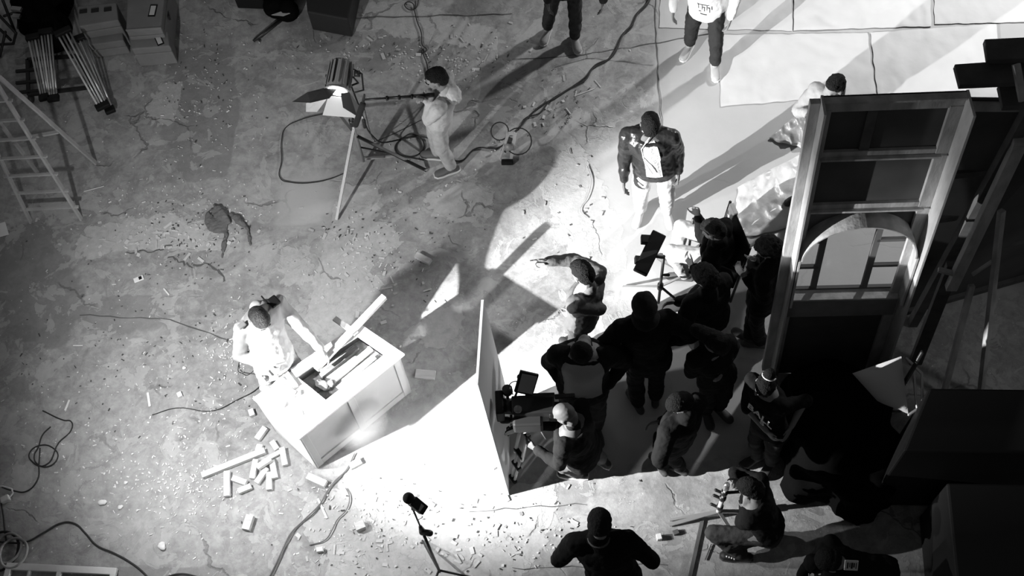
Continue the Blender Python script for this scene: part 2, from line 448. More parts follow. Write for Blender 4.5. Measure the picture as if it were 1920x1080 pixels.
# dark rag heap in tray
m_ = MB()
for k in range(16):
    a = random.uniform(0, 2 * PI); r = random.uniform(0, .07)
    c = tb(.44, .55, ZT - .10) + V((math.cos(a) * r * 1.3, math.sin(a) * r, random.uniform(-.01, .02))); m_.ell(c, (.035, .03, .022))
o = obj('dark_rag', m_, mat('grey_rag', .12, .9)); remesh(o, .008, .02, .03); tag(o, 'crumpled dark rag in the workbench tray', 'rag')
# white offcuts + tools heaped on the end of the bench
ti = 0
for (px, py, l, w, h, rz, z), lb in zip((
    (523, 722, .13, .05, .05, .9, 0), (540, 735, .16, .06, .05, -.5, 0), (508, 742, .10, .05, .04, .5, 0), (532, 756, .09, .045, .04, 1.3, 0),
    (545, 712, .20, .045, .045, -.9, .0), (520, 706, .15, .06, .05, .3, .0), (556, 738, .08, .05, .03, .1, 0), (497, 730, .07, .04, .04, -.3, 0)),
    ('turned edgewise in the middle of the heap', 'largest of the heap, lying flat', 'small, beside the end edge', 'stubby, nearest the front corner', 'longest of the heap, next to the tray',
     'right below the working hand', 'tiny, at the edge of the bare top', 'at the far left tip of the top')):
    mb = MB(); mb.box(P(px, py, ZT) + V((0, 0, h / 2 + z)), (l, w, h), Matrix.Rotation(rz, 3, 'Z')); o = obj('wood_block', mb, wood_w, bev=.003)
    tag(o, 'white wood block on the workbench top, ' + lb, 'wood block', 'white blocks on the workbench top')
mb = MB(); mb.box(P(563, 776, ZT) + V((0, 0, .004)), (.05, .045, .008), Matrix.Rotation(.4, 3, 'Z'))
tag(obj('tape_piece', mb, mat('mid_grey', .22), bev=.001), 'small grey square lying on the bare white end of the workbench', 'scrap')
# hand plane / power tool
pl = thing('power_plane', P(505, 712, ZT), 'electric hand plane in the right hand of the man in white', 'power tool')
c = P(503, 695, ZT + .09); rz = Matrix.Rotation(-.75, 3, 'Z')
m_ = MB(); m_.box(c, (.20, .07, .05), rz); obj('body', m_, mat('tool_grey', .30, .4), pl, bev=.012, seg=3)
m_ = MB(); m_.tube([c + rz @ V((-.07, 0, .02)), c + rz @ V((-.04, 0, .07)), c + rz @ V((.04, 0, .07)), c + rz @ V((.07, 0, .02))], .014); obj('handle', m_, blackmetal, pl, smooth=True)
m_ = MB(); m_.cyl(c + rz @ V((.03, -.03, 0)), c + rz @ V((.03, -.075, 0)), .035); obj('motor', m_, blackmetal, pl, smooth=True)
cable('cord', [c + rz @ V((-.1, 0, .02)), P(470, 700, .6), P(455, 700, .2), P(447, 688, .01), P(460, 660, .01), P(500, 680, .01), P(490, 720, .01), P(440, 752, .01), P(400, 770, .01), P(330, 765, .01), P(285, 778, .01)], .004, rubber, parent=pl)

# ---------------------------------------------------------------- offcuts on the floor by the bench
OC = [((379, 892), (497, 845), .055, .05, 'long batten lying across the heap of offcuts', 0),
 ((426, 884), (426, 931), .055, .05, 'upright-lying block at the left end of the heap under the long batten', 0),
 ((436, 897), (462, 906), .05, .05, 'short tilted block between the two lowest ones', 0),
 ((447, 922), (471, 912), .05, .045, 'lowest block of the heap', 0),
 ((480, 862), (473, 898), .05, .045, 'block crossing under the long batten at mid heap', 0),
 ((482, 877), (508, 860), .05, .045, 'sloping block just right of the batten end', .05),
 ((501, 878), (481, 906), .05, .045, 'sloping block leaning down to the left at mid heap', 0),
 ((505, 886), (505, 919), .05, .045, 'upright-lying block at the bottom right of the heap', 0),
 ((510, 864), (516, 897), .05, .045, 'block right of centre with a wide shadow', .0),
 ((529, 840), (535, 873), .05, .045, 'block nearest the workbench end panel', 0),
 ((510, 828), (520, 843), .05, .04, 'stub just above the end of the heap', 0),
 ((482, 824), (498, 802), .055, .045, 'block lying apart above the heap', 0),
 ((484, 846), (488, 834), .055, .04, 'square stub at the tip of the long batten', 0),
 ((506, 858), (528, 846), .04, .03, 'thin slat between the sloping blocks', .0),
 ((470, 768), (474, 780), .05, .04, 'cube-like block left of the workbench end', 0)]
for a, b, w, h, lb, z in OC:
    bar('wood_offcut', P(*a, h / 2 + z), P(*b, h / 2 + z), w, h, wood_w, 'pale wood offcut, ' + lb, 'wood offcut', 'wood offcuts heaped beside the workbench')
LO = [((577, 893), (611, 908), .06, .05, 'white block at the front corner foot of the workbench', wood_w),
 ((656, 875), (677, 864), .06, .035, 'white block lying off the front of the workbench', wood_w),
 ((461, 994), (470, 967), .07, .06, 'pale block standing alone on the floor below the offcut heap', wood),
 ((780, 478), (807, 492), .06, .045, 'grey block lying in the dark shadow band', wood),
 ((779, 701), (816, 704), .09, .03, 'flat grey block lying right of the workbench', wood),
 ((667, 990), (684, 983), .07, .07, 'dark-sided block on the scuffed floor left of the microphone stand', wood),
 ((594, 1032), (606, 1030), .04, .05, 'small block with a dark side near the bottom edge', wood_w),
 ((1231, 1008), (1240, 1006), .05, .05, 'small white block with a shadow left of the spare stand', wood_w),
 ((333, 742), (341, 738), .05, .03, 'white rounded chunk on the floor far left of the man in white', wood_w),
 ((277, 736), (281, 762), .022, .01, 'white pointed splinter of wood', wood_w),
 ((130, 750), (122, 770), .018, .01, 'white splinter leaning right at the left of the floor', wood_w),
 ((307, 541), (317, 553), .015, .01, 'thin white splinter below the white phone', wood_w),
 ((137, 648), (155, 648), .010, .008, 'thin straight stick lying level at the left', wood_w),
 ((157, 359), (195, 349), .008, .008, 'long thin stick right of the ladder foot', wood_w),
 ((596, 935), (613, 972), .02, .008, 'long white sliver near the floor cable', wood_w),
 ((1262, 1000), (1272, 996), .04, .03, 'dark flat scrap near the spare stand foot', wood_d),
 ((1115, 150), (1127, 164), .012, .006, 'pale straw-like strip beside the twisted cables', wood),
 ((1115, 166), (1077, 180), .012, .006, 'longer pale strip below the twisted cables', wood)]
for a, b, w, h, lb, m in LO: bar('wood_scrap', P(*a, h / 2), P(*b, h / 2), w, h, m, lb, 'scrap', bev=.002)
ph = thing('mobile_phone', P(260, 523), 'white mobile phone lying on the floor', 'phone')
rz = Matrix.Rotation(.45, 3, 'Z'); c = P(260, 523, .008)
m_ = MB(); m_.box(c, (.10, .055, .015), rz); obj('body', m_, white, ph, bev=.006)
m_ = MB(); m_.box(c + rz @ V((.018, 0, .0085)), (.03, .036, .002), rz); obj('screen', m_, black, ph)
m_ = MB(); m_.slab([P(-20, 425), P(10, 416), P(17, 440), P(-20, 450)], 0.001, .004)
tag(obj('paper_sheet', m_, paperm), 'white sheet of paper cut by the left edge', 'paper')
for px, py, r in ((193, 940, .04), (226, 950, .026), (302, 1024, .04), (258, 957, .015), (236, 905, .02), (345, 690, .02)):
    m_ = MB()
    for k in range(5): m_.ell(P(px, py, r * .4) + V((random.uniform(-r, r) * .5, random.uniform(-r, r) * .5, 0)), (r * .7, r * .6, r * .45))
    o = obj('paper_wad', m_, paperm); remesh(o, .006, .01, .03)
    tag(o, {193: 'largest white crumpled wad on the lower left floor', 226: 'white wad right of the largest one', 302: 'white wad near the upright window sash', 258: 'tiny ring-shaped white wad',
            236: 'small white wad above the largest one', 345: 'white wad out on the floor left of the bench cord'}[px], 'paper wad')

# loose chips: nobody could count them
def chips(name, n, areas, m, smin, smax, label, flat=.25):
    mb = MB()
    for k in range(n):
        x0, y0, x1, y1, s = random.choices(areas, [a[4] for a in areas])[0]
        for _ in range(30):
            px = random.gauss((x0 + x1) / 2, (x1 - x0) / 3.2); py = random.gauss((y0 + y1) / 2, (y1 - y0) / 3.2)
            if not (py > 700 + 1.05 * 0 and 480 < px < 750 and py < 885): break
        a = random.uniform(0, 2 * PI); l = random.uniform(smin, smax) * random.choice((1, 1, 1, 1.8)); w = random.uniform(smin, smax) * .6; h = random.uniform(.3, 1) * smin * flat * 2
        m3 = Matrix.Rotation(a, 3, 'Z') @ Matrix.Rotation(random.uniform(-.4, .4), 3, 'X')
        mb.box(P(px, py, h * .5 + .003), (l, w, h), m3)
    o = obj(name, mb, m); return tag(o, label, 'debris', None, 'stuff')
chips('wood_chips', 1500, [(0, 700, 480, 1000, 3), (200, 850, 460, 980, 3), (380, 560, 480, 800, 2), (200, 330, 480, 480, 2.2), (270, 60, 480, 300, 2), (560, 900, 760, 1060, 2), (600, 400, 760, 560, 1.2),
      (620, 60, 960, 140, 1.5), (700, 250, 900, 420, .7), (900, 930, 1120, 1080, 1), (0, 0, 700, 1080, 2.2), (800, 100, 900, 180, .8)], wood_w, .008, .022, 'pale chips and shavings scattered over the left floor')
chips('dark_grit', 500, [(0, 560, 480, 800, 2), (250, 380, 480, 520, 2), (300, 60, 480, 280, 1), (600, 900, 1100, 1080, 1.6), (620, 60, 960, 140, 1), (600, 380, 860, 520, 1), (980, 150, 1130, 240, .6), (1000, 300, 1180, 440, .15)],
      mat('grit', .07, .9), .008, .022, 'dark grit and crumbs scattered over the floor')
chips('peeled_flakes', 230, [(620, 60, 960, 130, 1), (560, 930, 1120, 1080, 3), (600, 420, 780, 600, 1.4), (980, 160, 1130, 240, .5), (150, 420, 420, 480, 2), (1000, 330, 1150, 480, .25)],
      mat('paint_flake', .52, .7), .02, .06, 'curled flakes of peeled floor paint', .12)
# torn felt mat rucked up
m_ = MB()
def strip(l, w, h):
    q = [P(x, y) for x, y in l]; rg = []
    for i, p in enumerate(q):
        d = (q[min(i + 1, len(q) - 1)] - q[max(i - 1, 0)]).normalized(); t = math.sin(PI * (i + .4) / (len(q) - .2)); rg.append((p + V((0, 0, h * .4)), V((-d.y, d.x, 0)) * w * max(.25, t), V((0, 0, h)) * max(.3, t)))
    m_.loft(rg, 12)
strip([(400, 386), (410, 392), (418, 400), (424, 410), (432, 420)], .035, .045); strip([(432, 402), (442, 408), (452, 418), (466, 430)], .04, .03)
strip([(390, 398), (392, 412), (400, 424), (410, 432), (422, 436)], .07, .018); strip([(396, 392), (410, 402), (420, 416), (424, 430)], .06, .02); strip([(424, 420), (424, 440), (420, 462), (416, 486)], .022, .015)
strip([(466, 430), (468, 446), (470, 460)], .02, .015)
o = obj('torn_mat', m_, mat('torn_felt', .13, .9, bump=.4)); remesh(o, .008, .03, .05, 2); tag(o, 'torn dark mat rucked up on the left floor', 'mat')

# ---------------------------------------------------------------- FOAM BOARD screening the camera
B0, B1 = P(950, 927), P(953, 760); HB = 2.15
t0, t1 = P(891, 722, HB), P(902, 562, HB)
fb = thing('foam_board', (B0 + B1) / 2, 'tall white foam board standing on edge beside the film camera', 'board')
d = (B1 - B0).normalized(); s_ = V((-d.y, d.x, 0)) * .02
m_ = MB(); m_.hexa([B0, B0 - s_, B1 - s_, B1], [t0, t0 - s_, t1 - s_, t1]); obj('panel', m_, foam, fb)
m_ = MB(); m_.beam(B0 - s_ * .5 - d * .004, t0 - s_ * .5 - d * .004, .026, .008, d); obj('edge_tape', m_, white, fb)
m_ = MB(); q = [P(878, 768), P(895, 766), P(897, 722), P(884, 720)]
m_.slab([P(879, 766), P(896, 768), P(900, 722), P(884, 718)], .5, .515)
m_ = MB(); a = P(876, 765, .9); b = P(888, 722, .9); m_.hexa([V((a.x, a.y, 0)), V((a.x + .16, a.y, 0)), V((b.x + .16, b.y, 0)), V((b.x, b.y, 0))], [V((a.x, a.y, .6)) for _ in (0,)] + [V((a.x + .16, a.y, .6)), V((b.x + .16, b.y, .6)), V((b.x, b.y, .6))])
tag(obj('prop_box', m_, mat('board_grey', .4), bev=.004), 'small grey box propping the foam board from behind', 'box')

# ---------------------------------------------------------------- ARCHED SCENERY FLAT (seen from its back)
O = P(1445, 700); HF = 3.6
TL = P(1545, 182, HF); TR = P(1813, 177, HF)
FV = (TL - O).normalized(); FU = (TR - TL); FU = (FU - FV * FU.dot(FV)).normalized(); FW = FU.cross(FV).normalized()
if FW.y > 0: FW = -FW                     # towards the camera
FL = (TL - O).length; FWD = .93
FR = Matrix((FU, -FW, FV)).transposed()
def FP(px, py, w=0.):
    r = (R @ V((px - 960, -(py - 540), -FPX))); o0 = V((0, 0, HCAM)); c = O + FW * w
    t = (c - o0).dot(FW) / r.dot(FW); q = o0 + r * t - O; return q.dot(FU), q.dot(FV)
def fl(u, v, w): return O + FU * u + FV * v + FW * w
def fbox(mb, u0, u1, v0, v1, w0, w1): return mb.box(fl((u0 + u1) / 2, (v0 + v1) / 2, (w0 + w1) / 2), (u1 - u0, abs(w1 - w0), v1 - v0), FR)
flat = thing('scenery_flat', V((fl(FWD / 2, 0, 0).x, fl(FWD / 2, 0, 0).y, 0)), 'tall timber-framed scenery flat with an arched window opening, back side showing', 'scenery flat')
va = FP(1600, 396)[1]                       # crown of the arch
vs_ = FP(1500, 548, 0)[1]                    # sill
uc = FWD * .5; ra = FWD * .47; v_sp = va - ra * .95
# plywood skin with arch cut
m_ = MB(); n = 28
arch = [(uc - ra * math.cos(PI * i / n), v_sp + ra * .95 * math.sin(PI * i / n)) for i in range(n + 1)]
for w0 in (0,):
    for i in range(n):
        (a0, b0), (a1, b1) = arch[i], arch[i + 1]
        q = [fl(a0, b0, 0), fl(a1, b1, 0), fl(a1, FL, 0), fl(a0, FL, 0)]; q2 = [p - FW * .012 for p in q]
        m_.add(q + q2, [(0, 1, 2, 3), (7, 6, 5, 4), (0, 4, 5, 1)])
    fbox(m_, 0, uc - ra, 0, FL, 0, -.012); fbox(m_, uc + ra, FWD, 0, FL, 0, -.012); fbox(m_, uc - ra, uc + ra, 0, vs_ - .02, 0, -.012)
obj('plywood_skin', m_, ply, flat)
def fpart(name, u0, u1, v0, v1, w0, w1, m=wood_g, bev=.003): m_ = MB(); fbox(m_, u0, u1, v0, v1, w0, w1); return obj(name, m_, m, flat, bev=bev)
fpart('top_rail', 0, FWD, FL - .02, FL, 0, .06)
fpart('top_rail', 0, FWD, FL - .12, FL - .02, 0, .03)
for py in (283, 381):
    v = FP(1650, py)[1]; fpart('cross_rail', .05, FWD - .05, v - .035, v + .035, 0, .03); fpart('cross_rail', .05, FWD - .05, v - .035, v - .015, .03, .06)
fpart('stile', 0, .06, 0, FL - .1, 0, .035); fpart('stile', FWD - .09, FWD, 0, FL - .1, 0, .035)
v1_, v2_ = FP(1650, 283)[1], FL - .12
fpart('short_stile', FWD * .33, FWD * .33 + .07, v1_, v2_, .0, .02, wood_d)
fpart('side_return', -.02, 0, 0, FL, -.02, .16, mat('return_board', .46, .7, bump=.1, var=.12, stretch=(3, 3, 1)))
fpart('side_return', FWD, FWD + .02, .0, FL, -.02, .22, mat('return_board', .46))
fpart('outer_batten', -.09, -.02, .1, FL - .03, -.02, .03)
# curved arch band standing out of the skin
m_ = MB(); q0 = []
for i in range(n + 1):
    a, b = arch[i]; c_, s2 = math.cos(PI * i / n), math.sin(PI * i / n)
    q0.append((fl(a, b, 0), fl(a, b, .16), fl(a - .01 * c_ * -1, b - .01 * s2, .16), fl(a + .01 * c_, b - .01 * s2, 0)))
for i in range(n):
    A_, B_ = q0[i], q0[i + 1]
    m_.add(list(A_) + list(B_), [(0, 1, 5, 4), (1, 2, 6, 5), (2, 3, 7, 6), (3, 0, 4, 7)])
obj('arch_band', m_, wood_g, flat)
fpart('sill_board', .02, FWD - .02, vs_ - .30, vs_ - .02, .02, .05, mat('sill_grey', .20, .8, var=.15))
fpart('sill_board', uc - ra, uc + ra, vs_ - .02, vs_, -.05, .08)
fpart('jamb', uc - ra - .02, uc - ra, vs_, v_sp, -.05, .16, wood_g); fpart('jamb', uc + ra, uc + ra + .02, vs_, v_sp, -.05, .16, wood_g)
# window sash inside the arch: mullions and bars
win = thing('arched_window', fl(uc, vs_, -.03), 'white glazing frame with side panes set in the arched opening', 'window')
win['label'] = 'glazing frame with a wide middle light and small side panes inside the arch'
def wpart(name, u0, u1, v0, v1): m_ = MB(); fbox(m_, u0, u1, v0, v1, -.05, -.02); return obj(name, m_, mat('frame_grey', .12, .6), win)
um1 = FP(1535, 503)[0]; um2 = FP(1632, 503)[0]
h1 = lambda u: v_sp + .95 * math.sqrt(max(0, ra * ra - (u - uc) ** 2))
wpart('mullion', um1 - .024, um1 + .024, vs_, h1(um1)); wpart('mullion', um2 - .024, um2 + .024, vs_, h1(um2))
for py in (457, 504):
    v = FP(1600, py)[1]
    wpart('glazing_bar', uc - ra + .01, um1, v - .014, v + .014); wpart('glazing_bar', um2, uc + ra - .01, v - .014, v + .014)
wpart('bottom_rail', uc - ra, uc + ra, vs_, vs_ + .02)

# ---------------------------------------------------------------- dark masking flats beyond, with braces
m_ = MB()
a0, a1 = P(1705, 650) + V((0, .35, 0)), P(2050, 520) + V((0, .2, 0)); top = 3.25
mk = thing('masking_flat', (a0 + a1) / 2, 'tall dark masking flat right of the arched flat, rails on its back', 'scenery flat')
tA = V((P(1818, 186, top).x + .0, P(1818, 186, top).y, top)); tB = P(2060, 190, top)
dn = V((0, .02, 0)); m_.hexa([a0, a1, a1 + dn, a0 + dn], [tA, tB, tB + dn, tA + dn]); obj('skin', m_, ply, mk)
for f in (0.02, .3, .52, .72, .985):
    p0, p1 = a0.lerp(tA, f), a1.lerp(tB, f); m_ = MB(); m_.beam(p0 - V((0, .025, 0)), p1 - V((0, .025, 0)), .04, .07); obj('rail', m_, wood_d if f < .9 else wood_g, mk)
for k, (q, z, w) in enumerate((([(1846, 73), (1990, 66), (1995, 106), (1852, 112)], 3.70, .05), ([(1790, 120), (1990, 106), (1990, 150), (1800, 159)], 3.61, .05), ([(1872, 158), (1990, 150), (1990, 196), (1881, 200)], 3.51, .05))):
    m_ = MB(); c = [P(x, y, z) for x, y in q]; m_.slab(c, z - w, z)
    tag(obj('cornice_board', m_, wood_d, bev=.006), 'dark board, %s of the stepped stack in the upper right corner' % ('highest', 'middle and longest', 'lowest')[k], 'board', 'stepped dark boards at the upper right')
bar('support_post', V((P(1905, 172, 3.44).x + .12, P(1905, 172, 3.44).y - .06, 0)), V((P(1905, 172, 3.44).x + .12, P(1905, 172, 3.44).y - .06, 3.45)), .08, .08, wood_d, 'dark post carrying the stepped boards at the right edge', 'post')
bar('wooden_batten', P(1905, 120, 3.74), P(1918, 190, 3.58), .05, .03, wood_g, 'pale batten nailed across the stepped dark boards', 'batten')
# braces
z0 = 2.9
br = thing('raking_brace', P(1716, 680), 'heavy raking timber brace, pale upper half and dark lower half', 'brace')
ga = P(1716, 680); gb = P(1912, 268, 3.0); mid_ = ga.lerp(gb, .40)
m_ = MB(); m_.beam(mid_, gb, .09, .07); obj('upper_timber', m_, wood_g, br, bev=.004)
m_ = MB(); off = V((-.03, .07, 0)); m_.beam(ga + off * 0, mid_ + (gb - ga) * .08 + off, .11, .05); obj('lower_board', m_, wood_d, br)
m_ = MB(); pm = ga.lerp(gb, .47); m_.beam(pm + V((-.16, .02, .03)), pm + V((.03, -.02, 0)), .04, .03); obj('cleat', m_, wood_g, br)
m_ = MB(); m_.beam(gb + V((-.05, 0, 0)), gb + V((.25, 0, .03)), .06, .07); obj('head_block', m_, wood_g, br)
bar('brace_post', P(1768, 745), P(1822, 535, 1.3), .05, .04, wood_g, 'slanting prop behind the black box, nearer the arch', 'prop')
bar('brace_post', P(1838, 745), P(1878, 395, 2.2), .05, .045, wood_g, 'upright prop behind the black box, nearer the right edge', 'prop')
bar('brace_link', P(1823, 515, 1.36), P(1860, 490, 1.55), .03, .02, wood_g, 'short link board joining the two props', 'prop')

# black draped boxes bottom right
tq = [P(1742, 727, 1.35), P(1990, 730, 1.35), P(1990, 850, 1.35), P(1694, 846, 1.35)]
m_ = MB(); m_.slab([(p.x, p.y) for p in tq], 0.0, 1.35); tag(obj('black_crate', m_, black, bev=.02), 'large black crate with a flat lid in the lower right corner', 'crate')
m_ = MB()
tq = [P(1775, 905, .9), P(1990, 909, .9), P(1990, 1100, .9), P(1795, 1100, .9)]
m_.slab([(p.x, p.y) for p in tq], 0.0, .9); tag(obj('black_crate', m_, mat('dull_black', .012, .7), bev=.02), 'dull black crate in front of the large one, at the bottom right edge', 'crate')
# black cloth heap
m_ = MB()
for px, py, z, r in ((1548, 730, .5, .34), (1600, 750, .6, .36), (1620, 830, .5, .34), (1568, 835, .6, .34), (1545, 860, .4, .24), (1620, 890, .45, .30), (1556, 790, .75, .34), (1640, 890, .3, .26), (1512, 790, .5, .26), (1520, 880, .35, .22), (1500, 740, .4, .22)):
    c = P(px, py, z); m_.loft([(V((c.x, c.y, 0)), V((r, 0, 0)), V((0, r, 0))), (V((c.x, c.y, z)), V((r * .9, 0, 0)), V((0, r * .9, 0))), (V((c.x, c.y, z + r * .35)), V((r * .5, 0, 0)), V((0, r * .5, 0)))], 20)
o = obj('black_drape', m_, clothblk); remesh(o, .035, .16, .35, 5); tag(o, 'large mound of equipment under black cloth below the arched flat', 'black cloth')
# pale softbox with stand
sb = thing('softbox', V((P(1704, 712, 1.15).x, P(1704, 712, 1.15).y + .03, 0)), 'dim square softbox on a thin stand between the black drape and the crate', 'softbox')
cc = [P(1598, 700, .75), P(1688, 668, .95), P(1735, 720, .75), P(1702, 782, .5)]
ctr_ = sum(cc, V()) / 4; nn_ = (cc[1] - cc[0]).cross(cc[3] - cc[0]).normalized()
if nn_.z < 0: nn_ = -nn_
m_ = MB(); n = 14; g = []
cf = [P(1598, 700, 1.02), P(1690, 668, 1.25), P(1703, 776, 1.0), P(1645, 752, .86)]
nf = (cf[1] - cf[0]).cross(cf[3] - cf[0]).normalized()
if nf.z < 0: nf = -nf
for sgn in (1, -1):
    g = []
    for j in range(n + 1):
        for i in range(n + 1):
            u, v = i / n, j / n; p = cf[0].lerp(cf[1], u).lerp(cf[3].lerp(cf[2], u), v); k = (16 * u * (1 - u) * v * (1 - v)) ** .6
            g.append(p + nf * (k * .09 * sgn))
    fs = [(j * (n + 1) + i, j * (n + 1) + i + 1, (j + 1) * (n + 1) + i + 1, (j + 1) * (n + 1) + i) for j in range(n) for i in range(n)]
    m_.add(g, fs if sgn < 0 else [tuple(reversed(f)) for f in fs])
obj('diffuser', m_, mat('diffuser_cloth', .5, .8), sb, smooth=True)
for a_, b_ in (((1700, 672, 1.2), (1728, 700, 1.15)), ((1728, 700, 1.15), (1730, 760, 1.05)), ((1730, 760, 1.05), (1704, 778, 1.0)), ((1712, 690, 1.1), (1720, 770, 1.0))):
    m_ = MB(); m_.cap(P(*a_), P(*b_), .012); obj('frame_rod', m_, steel, sb, smooth=True)
p = P(1704, 712, 1.15); p = V((p.x, p.y + .03, 0)); m_ = MB(); m_.cyl(p, V((p.x - .0, p.y, 1.62)), .018); obj('stand_pole', m_, blackmetal, sb, smooth=True)
m_ = MB(); tri = [p + V((.22, .16, 0)), p + V((-.1, .28, 0)), p + V((-.14, .02, 0))]
for q in tri: m_ = MB(); m_.cyl(V((p.x, p.y, .4)), q + V((0, 0, .01)), .01); obj('leg', m_, blackmetal, sb, smooth=True)
# ---------------------------------------------------------------- PEOPLE
def ik(a, c, l1, l2, hint):
    """middle joint of a two-bone chain from a to c bending towards hint; returns (joint, end)"""
    d = c - a; L_ = d.length
    if L_ > (l1 + l2) * .995: c = a + d * ((l1 + l2) * .995 / L_); d = c - a; L_ = d.length
    if L_ < abs(l1 - l2) + .02: L_ = abs(l1 - l2) + .02; c = a + d.normalized() * L_; d = c - a
    x = (l1 * l1 - l2 * l2 + L_ * L_) / (2 * L_); h = math.sqrt(max(0, l1 * l1 - x * x)); dn = d.normalized()
    hv = hint - dn * hint.dot(dn)
    if hv.length < 1e-4: hv = perp(dn)[0]
    return a + dn * x + hv.normalized() * h, c

def frame(fwd, up=V((0, 0, 1))):
    """columns: right, forward, up"""
    f = fwd.normalized(); r = f.cross(up)
    if r.length < 1e-3: r = V((1, 0, 0))
    r.normalize(); u = r.cross(f).normalized()
    return Matrix((r, f, u)).transposed()

def hand(mb, w, d, pn, thumb, curl=.4, s=1., point=False):
    """palm from wrist w along d; pn = palm normal (fingers curl towards it); thumb = side direction"""
    d = d.normalized(); thumb = (thumb - d * thumb.dot(d)).normalized(); pn = (pn - d * pn.dot(d)); pn = (pn - thumb * pn.dot(thumb))
    pn = pn.normalized() if pn.length > 1e-3 else d.cross(thumb).normalized()
    k = w + d * .085 * s
    mb.loft([(w - d * .01 * s, thumb * .026 * s, pn * .019 * s), (w + d * .03 * s, thumb * .034 * s, pn * .016 * s), (w + d * .065 * s, thumb * .041 * s, pn * .014 * s), (k + d * .004 * s, thumb * .038 * s, pn * .011 * s)], 14)
    for i, (off, ln) in enumerate(((.030, .072), (.010, .080), (-.010, .074), (-.029, .058))):
        c = curl
        if point: c = .05 if i == 0 else 1.0
        p = k + thumb * off * s; a = c * .9; sp = (off * 2.2) * (1 - c)
        for q, (seg, r) in enumerate(((.42, .0095), (.32, .0085), (.26, .0078))):
            dd = (d * math.cos(a) + pn * math.sin(a) + thumb * sp).normalized()
            e = p + dd * ln * seg * s * 1.12; mb.cap(p, e, r * s, (r - .0008) * s, 8); p = e; a += c * 1.0
    p = w + d * .028 * s + thumb * .030 * s; a = .75
    for seg, r in ((.034, .012), (.030, .010), (.024, .009)):
        dd = (d * math.cos(a) + thumb * math.sin(a) + pn * .35 * curl).normalized(); e = p + dd * seg * s; mb.cap(p, e, r * s, (r - .001) * s, 8); p = e; a -= .25

def head_mesh(mb, c, M, s=1.):
    """M columns right, forward, up of the head"""
    f = lambda x, y, z: c + M @ (V((x, y, z)) * s)
    mb.ell(f(0, -.012, .028), (.074 * s, .094 * s, .088 * s), M)
    mb.ell(f(0, .030, -.035), (.056 * s, .062 * s, .078 * s), M)
    mb.ell(f(0, .052, -.088), (.030 * s, .030 * s, .024 * s), M)      # chin
    mb.cap(f(0, .090, .012), f(0, .112, -.026), .009 * s, .015 * s, 8)    # nose
    mb.cap(f(-.014, .098, -.032), f(.014, .098, -.032), .009 * s, .009 * s, 8)
    mb.cap(f(-.034, .080, .030), f(.034, .080, .030), .012 * s, .012 * s, 8)   # brow
    for q in (-1, 1):
        mb.cap(f(q * .038, .072, -.010), f(q * .048, .05, -.02), .016 * s, .018 * s, 8)   # cheeks
        mb.ell(f(q * .079, -.004, -.004), (.010 * s, .020 * s, .032 * s), M)   # ears
        mb.ell(f(q * .083, -.010, .008), (.008 * s, .014 * s, .018 * s), M)
    mb.cap(f(-.020, .088, -.058), f(.020, .088, -.058), .009 * s, .009 * s, 8)    # lips
    return f

